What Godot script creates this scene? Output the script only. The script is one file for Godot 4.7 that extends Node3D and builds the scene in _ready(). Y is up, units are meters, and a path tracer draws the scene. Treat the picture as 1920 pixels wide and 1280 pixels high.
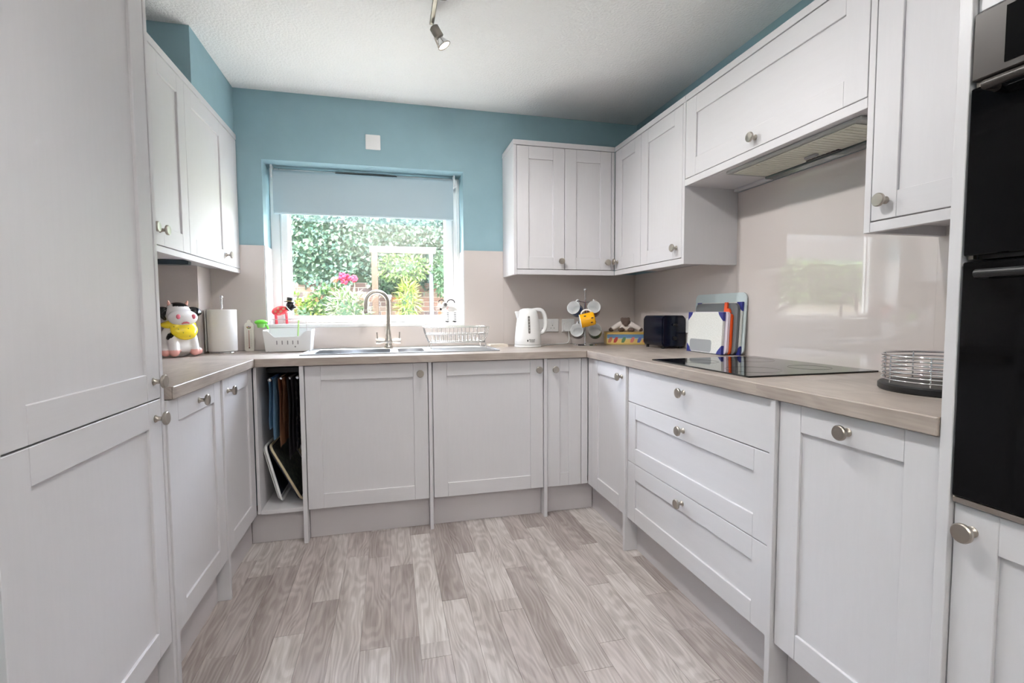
extends Node3D
# Kitchen with pale shaker cabinets. x to the right, y up, the window wall at z = 0, camera looking towards -z.

const W := 2.85          # right wall
const CE := 2.375        # ceiling
const T := 0.91          # worktop top
const TB := 0.872        # worktop underside
const ZR := 4.4          # rear wall
const FLASH := 5.2      # bounce flash
const SPOT := 0.74       # each ceiling spot

var taken := {}
var M := {}
var rng := RandomNumberGenerator.new()
var knob_mesh: ArrayMesh

# ------------------------------------------------------------------ mesh builder
class MB:
	var v := PackedVector3Array()
	var n := PackedVector3Array()
	var t := PackedVector2Array()
	var c := PackedColorArray()
	var xf := Transform3D()
	var col := Color(1, 1, 1)
	var colored := false

	func vert(p: Vector3, nn: Vector3, uv: Vector2) -> void:
		v.append(xf * p); n.append((xf.basis * nn).normalized()); t.append(uv); c.append(col)

	func tri(a: Vector3, b: Vector3, d: Vector3, na: Vector3, nb: Vector3, nd: Vector3, ua := Vector2.ZERO, ub := Vector2.ZERO, ud := Vector2.ZERO) -> void:
		if (b - a).cross(d - a).dot(na + nb + nd) > 0.0:
			vert(a, na, ua); vert(d, nd, ud); vert(b, nb, ub)
		else:
			vert(a, na, ua); vert(b, nb, ub); vert(d, nd, ud)

	func quad(a: Vector3, b: Vector3, d: Vector3, e: Vector3, nn: Vector3) -> void:
		tri(a, b, d, nn, nn, nn, Vector2(0, 1), Vector2(1, 1), Vector2(1, 0))
		tri(a, d, e, nn, nn, nn, Vector2(0, 1), Vector2(1, 0), Vector2(0, 0))

	func quad4(a: Vector3, b: Vector3, d: Vector3, e: Vector3, na: Vector3, nb: Vector3, nd: Vector3, ne: Vector3) -> void:
		tri(a, b, d, na, nb, nd); tri(a, d, e, na, nd, ne)

	# box from corner to corner with chamfered edges
	func bx(x0: float, x1: float, y0: float, y1: float, z0: float, z1: float, b := 0.0) -> MB:
		b = minf(b, minf(x1 - x0, minf(y1 - y0, z1 - z0)) * 0.45)
		var cen := Vector3(x0 + x1, y0 + y1, z0 + z1) * 0.5
		var h := Vector3(x1 - x0, y1 - y0, z1 - z0) * 0.5
		for ax in 3:
			var u := (ax + 1) % 3
			var w := (ax + 2) % 3
			for s in [-1.0, 1.0]:
				var nn := Vector3.ZERO
				nn[ax] = s
				var q := []
				for k in [[-1, -1], [1, -1], [1, 1], [-1, 1]]:
					var p := cen
					p[ax] += s * h[ax]
					p[u] += k[0] * (h[u] - b)
					p[w] += k[1] * (h[w] - b)
					q.append(p)
				quad(q[0], q[1], q[2], q[3], nn)
		if b <= 0.0:
			return self
		for ax in 3:
			var u := (ax + 1) % 3
			var w := (ax + 2) % 3
			for su in [-1.0, 1.0]:
				for sw in [-1.0, 1.0]:
					var q := []
					for k in [[-1, 0], [1, 0], [1, 1], [-1, 1]]:
						var p := cen
						p[ax] += k[0] * (h[ax] - b)
						p[u] += su * (h[u] - (b if k[1] == 1 else 0.0))
						p[w] += sw * (h[w] - (0.0 if k[1] == 1 else b))
						q.append(p)
					var nn := Vector3.ZERO
					nn[u] = su
					nn[w] = sw
					quad(q[0], q[1], q[2], q[3], nn.normalized())
		for sx in [-1.0, 1.0]:
			for sy in [-1.0, 1.0]:
				for sz in [-1.0, 1.0]:
					var s := Vector3(sx, sy, sz)
					var nn := s.normalized()
					var p := cen + s * h
					tri(p - Vector3(0, sy * b, sz * b), p - Vector3(sx * b, 0, sz * b), p - Vector3(sx * b, sy * b, 0), nn, nn, nn)
		return self

	# revolve (radius, height) round the y axis; corners sharper than 35 degrees stay hard
	func lathe(pr: Array, seg := 24, at := Transform3D()) -> MB:
		var keep := xf
		xf = xf * at
		var m := pr.size()
		var seg_n := []
		for i in m - 1:
			var d: Vector2 = pr[i + 1] - pr[i]
			seg_n.append(Vector2(d.y, -d.x).normalized())
		for i in m - 1:
			var n0: Vector2 = seg_n[i]
			var n1: Vector2 = seg_n[i]
			if i > 0 and n0.dot(seg_n[i - 1]) > 0.8:
				n0 = (n0 + seg_n[i - 1]).normalized()
			if i < m - 2 and n1.dot(seg_n[i + 1]) > 0.8:
				n1 = (n1 + seg_n[i + 1]).normalized()
			for k in seg:
				var a := TAU * k / seg
				var b := TAU * (k + 1) / seg
				var ca := Vector3(cos(a), 0, sin(a))
				var cb := Vector3(cos(b), 0, sin(b))
				var up := Vector3.UP
				var p: Vector2 = pr[i]
				var q: Vector2 = pr[i + 1]
				quad4(ca * p.x + up * p.y, cb * p.x + up * p.y, cb * q.x + up * q.y, ca * q.x + up * q.y, ca * n0.x + up * n0.y, cb * n0.x + up * n0.y, cb * n1.x + up * n1.y, ca * n1.x + up * n1.y)
		xf = keep
		return self

	func tube(pts: Array, r, seg := 8, closed := false, caps := true) -> MB:
		var m := pts.size()
		var rings := []
		var nor := []
		var up := Vector3.ZERO
		for i in m:
			var a: Vector3 = pts[(i - 1 + m) % m] if (closed or i > 0) else pts[0]
			var b: Vector3 = pts[(i + 1) % m] if (closed or i < m - 1) else pts[m - 1]
			var d: Vector3 = (b - a).normalized()
			if up == Vector3.ZERO:
				up = Vector3.UP if absf(d.y) < 0.9 else Vector3.RIGHT
			up = (up - d * up.dot(d)).normalized()
			var sd := d.cross(up).normalized()
			var ring := []
			var rn := []
			var rr: float = r[i] if r is Array else r
			for k in seg:
				var an := TAU * k / seg
				var nn := sd * cos(an) + up * sin(an)
				ring.append(pts[i] + nn * rr)
				rn.append(nn)
			rings.append(ring)
			nor.append(rn)
		for i in (m if closed else m - 1):
			var j := (i + 1) % m
			for k in seg:
				var l := (k + 1) % seg
				quad4(rings[i][k], rings[i][l], rings[j][l], rings[j][k], nor[i][k], nor[i][l], nor[j][l], nor[j][k])
		if caps and not closed:
			for e in [0, m - 1]:
				var d: Vector3 = (pts[0] - pts[1] if e == 0 else pts[m - 1] - pts[m - 2]).normalized()
				for k in seg:
					tri(pts[e], rings[e][k], rings[e][(k + 1) % seg], d, d, d)
		return self

	# extrude a polygon (x, y) along z from 0 to h
	func prism(poly: PackedVector2Array, h: float, at := Transform3D(), smooth := false) -> MB:
		var keep := xf
		xf = xf * at
		var ix := Geometry2D.triangulate_polygon(poly)
		for i in range(0, ix.size(), 3):
			for s in [0.0, 1.0]:
				var nn := Vector3(0, 0, 2.0 * s - 1.0)
				var q := []
				for k in 3:
					var p := poly[ix[i + k]]
					q.append(Vector3(p.x, p.y, h * s))
				tri(q[0], q[1], q[2], nn, nn, nn)
		var m := poly.size()
		var ccw := 0.0
		for i in m:
			ccw += poly[i].cross(poly[(i + 1) % m])
		var sg := 1.0 if ccw > 0.0 else -1.0
		for i in m:
			var a := poly[i]
			var b := poly[(i + 1) % m]
			var d := (b - a).normalized()
			var nn := Vector3(d.y, -d.x, 0) * sg
			var na := nn
			var nb := nn
			if smooth:
				var dp := (a - poly[(i - 1 + m) % m]).normalized()
				var dn := (poly[(i + 2) % m] - b).normalized()
				if dp.dot(d) > 0.75:
					na = (nn + Vector3(dp.y, -dp.x, 0) * sg).normalized()
				if dn.dot(d) > 0.75:
					nb = (nn + Vector3(dn.y, -dn.x, 0) * sg).normalized()
			quad4(Vector3(a.x, a.y, 0), Vector3(b.x, b.y, 0), Vector3(b.x, b.y, h), Vector3(a.x, a.y, h), na, nb, nb, na)
		xf = keep
		return self

	func ball(p: Vector3, r: Vector3, seg := 14, rings := 9) -> MB:
		for i in rings:
			var a0 := PI * i / rings - PI / 2
			var a1 := PI * (i + 1) / rings - PI / 2
			for k in seg:
				var b0 := TAU * k / seg
				var b1 := TAU * (k + 1) / seg
				var q := []
				for e in [[a0, b0], [a0, b1], [a1, b1], [a1, b0]]:
					q.append(Vector3(cos(e[0]) * cos(e[1]), sin(e[0]), cos(e[0]) * sin(e[1])))
				quad4(p + q[0] * r, p + q[1] * r, p + q[2] * r, p + q[3] * r, (q[0] / r).normalized(), (q[1] / r).normalized(), (q[2] / r).normalized(), (q[3] / r).normalized())
		return self

	func mesh() -> ArrayMesh:
		var a := []
		a.resize(Mesh.ARRAY_MAX)
		a[Mesh.ARRAY_VERTEX] = v
		a[Mesh.ARRAY_NORMAL] = n
		a[Mesh.ARRAY_TEX_UV] = t
		if colored:
			a[Mesh.ARRAY_COLOR] = c
		var am := ArrayMesh.new()
		am.add_surface_from_arrays(Mesh.PRIMITIVE_TRIANGLES, a)
		return am


func rounded(x0: float, x1: float, y0: float, y1: float, r: float, k := 5) -> PackedVector2Array:
	var p := PackedVector2Array()
	for cn in [[x1 - r, y0 + r, -PI / 2], [x1 - r, y1 - r, 0.0], [x0 + r, y1 - r, PI / 2], [x0 + r, y0 + r, PI]]:
		for i in k + 1:
			var a: float = cn[2] + PI / 2 * i / k
			p.append(Vector2(cn[0] + r * cos(a), cn[1] + r * sin(a)))
	return p


# smooth union of ellipsoids and capsules as surface nets; colour by the nearest piece
# piece: {c, r, turn} ellipsoid or {a, b, ra, rb} capsule; col; k blend
func blob(pieces: Array, cell: float, kk := 0.012, paint = null) -> MB:
	var lo := Vector3.INF
	var hi := -Vector3.INF
	for p in pieces:
		if p.has("c"):
			var rm: float = maxf(p.r.x, maxf(p.r.y, p.r.z))
			var inv := Basis.from_euler(p.get("turn", Vector3.ZERO)).transposed()
			p.inv = inv
			lo = lo.min(p.c - Vector3.ONE * rm)
			hi = hi.max(p.c + Vector3.ONE * rm)
		else:
			for e in [[p.a, p.ra], [p.b, p.rb]]:
				lo = lo.min(e[0] - Vector3.ONE * e[1])
				hi = hi.max(e[0] + Vector3.ONE * e[1])
	lo -= Vector3.ONE * cell * 2.0
	hi += Vector3.ONE * cell * 2.0
	var d := ((hi - lo) / cell).ceil()
	var nx := int(d.x) + 1
	var ny := int(d.y) + 1
	var nz := int(d.z) + 1
	var f := PackedFloat32Array()
	f.resize(nx * ny * nz)
	var own := PackedInt32Array()
	own.resize(nx * ny * nz)
	var i := 0
	for z in nz:
		for y in ny:
			for x in nx:
				var p := lo + Vector3(x, y, z) * cell
				var s := 1e3
				var best := 1e3
				var who := 0
				for j in pieces.size():
					var e: Dictionary = pieces[j]
					var ds: float
					if e.has("c"):
						var q: Vector3 = e.inv * (p - e.c)
						var g: Vector3 = q / e.r
						var k0 := g.length()
						var k1: float = (g / e.r).length()
						ds = k0 * (k0 - 1.0) / maxf(k1, 1e-6)
					else:
						var ab: Vector3 = e.b - e.a
						var h := clampf((p - e.a).dot(ab) / ab.length_squared(), 0.0, 1.0)
						ds = p.distance_to(e.a + ab * h) - lerpf(e.ra, e.rb, h)
					if ds < best:
						best = ds
						who = j
					var k: float = e.get("k", kk)
					var hh := clampf(0.5 + 0.5 * (s - ds) / k, 0.0, 1.0)
					s = lerpf(s, ds, hh) - k * hh * (1.0 - hh)
				f[i] = s
				own[i] = who
				i += 1
	var mb := MB.new()
	mb.colored = true
	var id := {}
	var ps := PackedVector3Array()
	var ns := PackedVector3Array()
	var cs := PackedColorArray()
	var sy := nx
	var sz := nx * ny
	var cor := [0, 1, sy, sy + 1, sz, sz + 1, sz + sy, sz + sy + 1]
	for z in nz - 1:
		for y in ny - 1:
			for x in nx - 1:
				var b := x + y * sy + z * sz
				var inside := 0
				for o in cor:
					if f[b + o] < 0.0:
						inside += 1
				if inside == 0 or inside == 8:
					continue
				var acc := Vector3.ZERO
				var cnt := 0
				for a in 8:
					for ax in 3:
						if a & (1 << ax):
							continue
						var fa := f[b + cor[a]]
						var fb := f[b + cor[a | (1 << ax)]]
						if (fa < 0.0) != (fb < 0.0):
							var pp := Vector3(a & 1, (a >> 1) & 1, (a >> 2) & 1)
							pp[ax] += fa / (fa - fb)
							acc += pp
							cnt += 1
				var loc := acc / cnt
				var g := Vector3.ZERO
				for a in 8:
					var wv := Vector3(a & 1, (a >> 1) & 1, (a >> 2) & 1)
					g += (wv * 2.0 - Vector3.ONE) * f[b + cor[a]]
				id[b] = ps.size()
				var wp := lo + (Vector3(x, y, z) + loc) * cell
				ps.append(wp)
				ns.append(g.normalized())
				var cl: Color = pieces[own[b]].col
				if paint != null:
					cl = paint.call(wp, cl, own[b])
				cs.append(cl)
	for z in range(1, nz - 1):
		for y in range(1, ny - 1):
			for x in range(1, nx - 1):
				var b := x + y * sy + z * sz
				var fa := f[b] < 0.0
				for ax in 3:
					var st: int = [1, sy, sz][ax]
					if (f[b + st] < 0.0) == fa:
						continue
					var u: int = [sy, sz, 1][ax]
					var w: int = [sz, 1, sy][ax]
					var q := [id[b], id[b - u], id[b - u - w], id[b - w]]
					for tr in [[0, 1, 2], [0, 2, 3]]:
						var pa: Vector3 = ps[q[tr[0]]]
						var pb: Vector3 = ps[q[tr[1]]]
						var pc: Vector3 = ps[q[tr[2]]]
						var order := [0, 1, 2]
						if (pb - pa).cross(pc - pa).dot(ns[q[tr[0]]]) > 0.0:
							order = [0, 2, 1]
						for o in order:
							mb.col = cs[q[tr[o]]]
							mb.vert(ps[q[tr[o]]], ns[q[tr[o]]], Vector2.ZERO)
	return mb


# ------------------------------------------------------------------ scene helpers
func numbered(called: String) -> String:
	var k: int = taken.get(called, 0)
	taken[called] = k + 1
	return called if k == 0 else "%s_%03d" % [called, k]


func tag(o: Node, label: String, category: String, group := "") -> Node:
	o.set_meta("label", label)
	o.set_meta("category", category)
	if group:
		o.set_meta("group", group)
	return o


func thing(called: String, label: String, category: String, at := Vector3.ZERO, group := "", turn := 0.0) -> Node3D:
	var o := Node3D.new()
	o.name = numbered(called)
	add_child(o)
	o.position = at
	o.rotation.y = turn
	tag(o, label, category, group)
	return o


func part(parent: Node, called: String, what, m: Material, label := "") -> MeshInstance3D:
	var o := MeshInstance3D.new()
	o.name = called
	o.mesh = what.mesh() if what is MB else what
	o.material_override = m
	parent.add_child(o, true)
	if label:
		o.set_meta("label", label)
	return o


func solo(called: String, what, m: Material, label: String, category: String, at := Vector3.ZERO, group := "") -> MeshInstance3D:
	var o := part(self, numbered(called), what, m)
	o.position = at
	tag(o, label, category, group)
	return o


func struct(called: String, what, m: Material, parent: Node = self) -> MeshInstance3D:
	var o := part(parent, called, what, m)
	if parent == self:
		o.set_meta("kind", "structure")
	return o


func c255(r: float, g: float, b: float) -> Color:
	return Color(r / 255.0, g / 255.0, b / 255.0)


func lin(r: float, g: float, b: float) -> Color:
	return c255(r, g, b).srgb_to_linear()


func mat(key: String, col: Color, rough := 0.5, metal := 0.0, spec := 0.5) -> StandardMaterial3D:
	if M.has(key):
		return M[key]
	var m := StandardMaterial3D.new()
	m.resource_name = key
	m.albedo_color = col
	m.roughness = rough
	m.metallic = metal
	m.metallic_specular = spec
	M[key] = m
	return m


func noise_tex(size: int, freq: float, c0: Color, c1: Color, sd: int, oct := 4) -> NoiseTexture2D:
	var fn := FastNoiseLite.new()
	fn.seed = sd
	fn.frequency = freq
	fn.fractal_octaves = oct
	var g := Gradient.new()
	g.set_color(0, c0)
	g.set_color(1, c1)
	var t := NoiseTexture2D.new()
	t.width = size
	t.height = size
	t.seamless = true
	t.noise = fn
	t.color_ramp = g
	return t


func grain_image(w: int, h: int, dark: Color, light: Color, sd: int, fine: float, rings: float, rel: float) -> ImageTexture:
	var f1 := FastNoiseLite.new()
	f1.seed = sd
	f1.frequency = 1.0
	f1.fractal_octaves = 3
	var im := Image.create(w, h, false, Image.FORMAT_RGB8)
	for y in h:
		var vy := float(y) / h
		for x in w:
			var ux := float(x) / w
			var coarse := f1.get_noise_2d(ux * 1.6, vy * 1.6 + 11.0)
			var warp := f1.get_noise_2d(ux * 0.9 + 40.0, vy * 1.5)
			var ring := sin((ux * 3.2 + warp * 3.4) * rings)
			ring = signf(ring) * sqrt(absf(ring))
			var fib := f1.get_noise_2d(ux * fine, vy * 7.0 + 70.0)
			var s := clampf(0.6 + coarse * 0.55 + ring * rel + fib * 0.3, 0.0, 1.0)
			im.set_pixel(x, y, dark.lerp(light, s))
	return ImageTexture.create_from_image(im)


func make_materials() -> void:
	rng.seed = 7
	var door := mat("door_paint", c255(217, 215, 218), 0.42)
	var dn := noise_tex(256, 0.02, c255(253, 253, 253), c255(255, 255, 255), 5, 3)
	door.albedo_texture = dn
	door.uv1_triplanar = true
	door.uv1_world_triplanar = true
	door.uv1_scale = Vector3(9, 0.9, 9)
	var door_h := mat("door_paint_wide", c255(217, 215, 218), 0.42)
	door_h.albedo_texture = dn
	door_h.uv1_triplanar = true
	door_h.uv1_world_triplanar = true
	door_h.uv1_scale = Vector3(0.9, 9, 0.9)
	mat("carcass", c255(214, 212, 215), 0.5)
	mat("plinth", c255(208, 203, 205), 0.5)
	mat("gap", c255(120, 114, 112), 0.8)
	var steel := mat("knob_steel", c255(178, 171, 162), 0.3, 1.0)
	steel.clearcoat_enabled = false
	mat("chrome", c255(226, 226, 228), 0.08, 1.0)
	mat("tap_steel", c255(196, 190, 182), 0.26, 1.0)
	mat("sink_steel", c255(196, 198, 202), 0.4, 1.0)
	mat("lamp_steel", c255(150, 144, 136), 0.45, 1.0)
	mat("wire_steel", c255(214, 213, 210), 0.22, 1.0)
	var blue := mat("blue_paint", c255(152, 184, 194), 0.85)
	blue.albedo_texture = noise_tex(256, 0.03, c255(246, 247, 248), c255(255, 255, 255), 9)
	blue.uv1_triplanar = true
	blue.uv1_world_triplanar = true
	blue.uv1_scale = Vector3(0.7, 0.7, 0.7)
	var cei := mat("ceiling_paint", c255(244, 244, 244), 0.95)
	cei.normal_enabled = true
	var cn := FastNoiseLite.new()
	cn.seed = 3
	cn.frequency = 0.06
	var ct := NoiseTexture2D.new()
	ct.width = 512
	ct.height = 512
	ct.seamless = true
	ct.as_normal_map = true
	ct.bump_strength = 5.0
	ct.noise = cn
	cei.normal_texture = ct
	cei.normal_scale = 0.5
	cei.uv1_triplanar = true
	cei.uv1_world_triplanar = true
	cei.uv1_scale = Vector3(2, 2, 2)
	mat("plaster", c255(226, 222, 216), 0.9)
	mat("splash_glass", c255(212, 203, 199), 0.012, 0.0, 0.62)
	mat("white_gloss", c255(240, 241, 242), 0.25)
	mat("white_plastic", c255(238, 238, 238), 0.35)
	mat("white_matt", c255(238, 236, 234), 0.8)
	mat("grey_plastic", c255(150, 150, 152), 0.5)
	mat("black_plastic", c255(24, 24, 26), 0.4)
	mat("black_glass", c255(10, 10, 11), 0.04, 0.0, 0.5)
	mat("oven_glass", c255(9, 9, 10), 0.05, 0.0, 0.28)
	mat("dark_slot", c255(40, 42, 44), 0.6)
	var pane := mat("pane", Color(0.3, 0.33, 0.33, 0.03), 0.02)
	pane.transparency = BaseMaterial3D.TRANSPARENCY_ALPHA
	var blind := mat("blind_fabric", c255(180, 198, 207), 0.9)
	blind.backlight_enabled = true
	blind.backlight = Color(0.16, 0.17, 0.18)
	# worktop laminate and floor planks
	var wt := mat("worktop_laminate", Color(1, 1, 1), 0.38)
	wt.albedo_texture = grain_image(256, 512, c255(150, 138, 130), c255(188, 177, 168), 21, 46.0, 7.0, 0.08)
	var planks := [[181, 172, 169], [188, 179, 176], [205, 198, 195], [213, 207, 204], [194, 185, 182]]
	var pg := grain_image(192, 1024, c255(190, 184, 181), c255(255, 255, 255), 31, 14.0, 8.0, 0.15)
	for i in planks.size():
		var p := mat("plank_%d" % i, c255(planks[i][0], planks[i][1], planks[i][2]), 0.45)
		p.albedo_texture = pg


func place(axis: String, face: float, a0: float, y0: float, a1: float) -> Transform3D:
	# local x along the run, y up, z out of the front
	if axis == "z":
		return Transform3D(Basis(), Vector3(a0, y0, face))
	if axis == "x":      # front looks to +x
		return Transform3D(Basis(Vector3(0, 0, -1), Vector3.UP, Vector3(1, 0, 0)), Vector3(face, y0, a1))
	return Transform3D(Basis(Vector3(0, 0, 1), Vector3.UP, Vector3(-1, 0, 0)), Vector3(face, y0, a0))   # front looks to -x


func knob(parent: Node, at: Vector3) -> void:
	var k := part(parent, "knob", knob_mesh, M.knob_steel, "brushed steel knob")
	k.position = at


# shaker front: recessed panel with two stiles and two rails, and a knob at (kx, ky) from the lower left of the front
func shaker(parent: Node, called: String, axis: String, face: float, a0: float, a1: float, y0: float, y1: float, kx := -1.0, ky := -1.0, s := 0.072, wide := false) -> MeshInstance3D:
	var w := a1 - a0
	var h := y1 - y0
	var th := 0.02
	var dm: Material = M.door_paint
	var d := part(parent, called, MB.new().bx(s - 0.004, w - s + 0.004, s - 0.004, h - s + 0.004, -th, -0.0075), M.door_paint_wide if wide else dm)
	d.transform = place(axis, face, a0, y0, a1)
	for sx in [[0.0, s], [w - s, w]]:
		part(d, "stile", MB.new().bx(sx[0], sx[1], 0, h, -th, 0, 0.0012), dm)
	for sy in [[0.0, s], [h - s, h]]:
		part(d, "rail", MB.new().bx(s + 0.0003, w - s - 0.0003, sy[0], sy[1], -th, -0.0002, 0.0012), M.door_paint_wide)
	if kx >= 0.0:
		knob(d, Vector3(kx, ky, 0))
	return d


func slab(parent: Node, called: String, axis: String, face: float, a0: float, a1: float, y0: float, y1: float, kx := -1.0, ky := -1.0) -> MeshInstance3D:
	var d := part(parent, called, MB.new().bx(0, a1 - a0, 0, y1 - y0, -0.02, 0, 0.0015), M.door_paint_wide)
	d.transform = place(axis, face, a0, y0, a1)
	if kx >= 0.0:
		knob(d, Vector3(kx, ky, 0))
	return d


# open-fronted carcass in world coordinates; front: which side is open
func carcass(parent: Node, x0: float, x1: float, y0: float, y1: float, z0: float, z1: float, front: String, top := true) -> void:
	var m := MB.new()
	var t := 0.018
	if front == "z":
		m.bx(x0, x0 + t, y0, y1, z0, z1); m.bx(x1 - t, x1, y0, y1, z0, z1); m.bx(x0 + t, x1 - t, y0, y1, z0, z0 + 0.008)
		m.bx(x0 + t, x1 - t, y0, y0 + t, z0 + 0.008, z1)
		if top:
			m.bx(x0 + t, x1 - t, y1 - t, y1, z0 + 0.008, z1)
	else:
		m.bx(x0, x1, y0, y1, z0, z0 + t); m.bx(x0, x1, y0, y1, z1 - t, z1)
		if front == "x":
			m.bx(x0, x0 + 0.008, y0, y1, z0 + t, z1 - t)
		else:
			m.bx(x1 - 0.008, x1, y0, y1, z0 + t, z1 - t)
		m.bx(x0 + 0.008, x1 - 0.008, y0, y0 + t, z0 + t, z1 - t)
		if top:
			m.bx(x0 + 0.008, x1 - 0.008, y1 - t, y1, z0 + t, z1 - t)
	part(parent, "carcass", m, M.carcass)


func panel(parent: Node, called: String, x0: float, x1: float, y0: float, y1: float, z0: float, z1: float, b := 0.001) -> MeshInstance3D:
	return part(parent, called, MB.new().bx(x0, x1, y0, y1, z0, z1, b), M.door_paint)


# ------------------------------------------------------------------ room
func shell() -> void:
	var th := 0.25
	# window opening x .517-1.663, y 1.04-1.994
	var wb := MB.new()
	wb.bx(-th, 0.517, 0, CE, -th, 0); wb.bx(1.663, W + th, 0, CE, -th, 0)
	wb.bx(0.517, 1.663, 0, 1.0385, -th, 0); wb.bx(0.517, 1.663, 1.994, CE, -th, 0)
	struct("wall_back", wb, M.blue_paint)
	struct("wall_left", MB.new().bx(-th, 0, 0, CE, 0, ZR), M.blue_paint)
	struct("wall_right", MB.new().bx(W, W + th, 0, CE, 0, ZR), M.blue_paint)
	var wf := MB.new()
	wf.bx(-th, 1.0, 0, CE, ZR, ZR + th); wf.bx(1.9, W + th, 0, CE, ZR, ZR + th); wf.bx(1.0, 1.9, 2.05, CE, ZR, ZR + th)
	struct("wall_front", wf, M.plaster)
	struct("ceiling", MB.new().bx(-th, W + th, CE, CE + 0.2, -th, ZR + th), M.ceiling_paint)
	# boxing above the left wall units and the narrow pillar below them
	struct("wall_boxing", MB.new().bx(0, 0.382, 2.119, CE, 0, 0.606), M.blue_paint)
	struct("wall_pillar", MB.new().bx(0, 0.232, T, 1.372, 0, 0.195), M.plaster)
	# back door behind the camera
	var d := struct("door_1", MB.new().bx(1.0, 1.05, 0, 2.05, ZR + 0.05, ZR + 0.12, 0.004).bx(1.85, 1.9, 0, 2.05, ZR + 0.05, ZR + 0.12, 0.004).bx(1.05, 1.85, 2.0, 2.05, ZR + 0.05, ZR + 0.12, 0.004).bx(1.05, 1.85, 0, 0.04, ZR + 0.05, ZR + 0.12, 0.004), M.white_plastic)
	var x0 := 1.052
	var x1 := 1.848
	var leaf := part(d, "door_leaf", MB.new().bx(x0, x1, 0.042, 1.998, ZR + 0.06, ZR + 0.11, 0.004), M.white_plastic)
	part(leaf, "handle", MB.new().tube([Vector3(x0 + 0.06, 1.0, ZR + 0.06), Vector3(x0 + 0.06, 1.0, ZR + 0.01), Vector3(x0 + 0.17, 1.0, ZR + 0.01)], 0.009, 10), M.chrome)
	# photographer's flash on a stand behind the camera, turned up to the ceiling
	var fl := thing("flash_stand", "photographer's flash on a black stand turned up to the ceiling", "flash", Vector3(1.35, 0, 3.75))
	part(fl, "pole", MB.new().tube([Vector3(0, 0.25, 0), Vector3(0, 1.42, 0)], 0.011, 10), M.black_plastic)
	for k in 3:
		var an := TAU * k / 3.0
		part(fl, "leg", MB.new().tube([Vector3(0, 0.5, 0), Vector3(cos(an) * 0.35, 0.006, sin(an) * 0.35)], 0.008, 8), M.black_plastic)
	part(fl, "flash_head", MB.new().bx(-0.06, 0.06, 1.42, 1.5, -0.06, 0.06, 0.008), M.black_plastic)
	var face := mat("flash_glow", c255(255, 253, 250), 0.4)
	face.emission_enabled = true
	face.emission = c255(255, 253, 250)
	face.emission_energy_multiplier = 6.0
	part(fl, "flash_lamp_face", MB.new().bx(-0.05, 0.05, 1.5005, 1.503, -0.05, 0.05), face, "lit white flash face")
	var sp := SpotLight3D.new()
	sp.name = "flash_light"
	fl.add_child(sp)
	sp.position = Vector3(0, 1.515, 0)
	sp.rotation = Vector3(PI / 2 + 0.12, 0, 0)
	sp.light_color = c255(255, 251, 246)
	sp.light_energy = FLASH
	sp.light_size = 0.05
	sp.spot_angle = 78.0
	sp.spot_angle_attenuation = 1.0
	sp.spot_range = 12.0
	sp.spot_attenuation = 2.0
	sp.shadow_enabled = true


func build_floor() -> void:
	var fl := struct("floor", MB.new().bx(-0.25, W + 0.25, -0.2, -0.0035, -0.25, ZR + 0.25), mat("floor_base", c255(140, 132, 129), 0.7))
	# vinyl planks running towards the window; joints where the photograph has them
	var joint := {5: 1.62, 6: 0.854, 7: 1.71, 8: 1.30, 9: 1.114, 10: 0.777, 11: 1.446, 12: 0.91, 13: 1.538, 14: 1.23, 15: 0.868, 16: 1.352, 17: 1.056, 18: 0.798, 19: 1.607, 20: 1.27, 21: 0.93, 22: 1.392, 23: 1.1}
	var dark_far := {8: 1, 10: 1, 11: 1, 14: 1, 15: 1, 18: 1, 20: 1, 21: 1, 5: 1, 7: 1}
	var wd := 0.098
	var ln := 0.92
	var cache := {}
	for col in joint:
		var x0: float = 1.088 + wd * (col - 11)
		for k in range(-2, 4):
			var z0: float = joint[col] + ln * k
			var z1 := minf(z0 + ln, ZR - 0.002)
			z0 = maxf(z0, 0.2)
			if z1 - z0 < 0.05:
				continue
			var var_id := rng.randi() % 10
			var key := "%d_%d" % [var_id, int(round((z1 - z0) * 1000))]
			if not cache.has(key):
				var m := MB.new()
				m.bx(0.0004, wd - 0.0004, -0.003, 0, 0.0005, z1 - z0 - 0.0005, 0.0003)
				var u0 := 0.09 * var_id
				var flip := -1.0 if var_id % 2 else 1.0
				for i in m.v.size():
					m.t[i] = Vector2(u0 + m.v[i].x / wd * 0.62, 0.13 * var_id + flip * m.v[i].z / 1.3)
				cache[key] = m.mesh()
			var is_dark: bool = dark_far.has(col) == (k % 2 != 0)
			var tone: int = [0, 1, 4][rng.randi() % 3] if is_dark else [2, 3, 2][rng.randi() % 3]
			var p := part(fl, "plank", cache[key], M["plank_%d" % tone])
			p.position = Vector3(x0, 0, z0)


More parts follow.
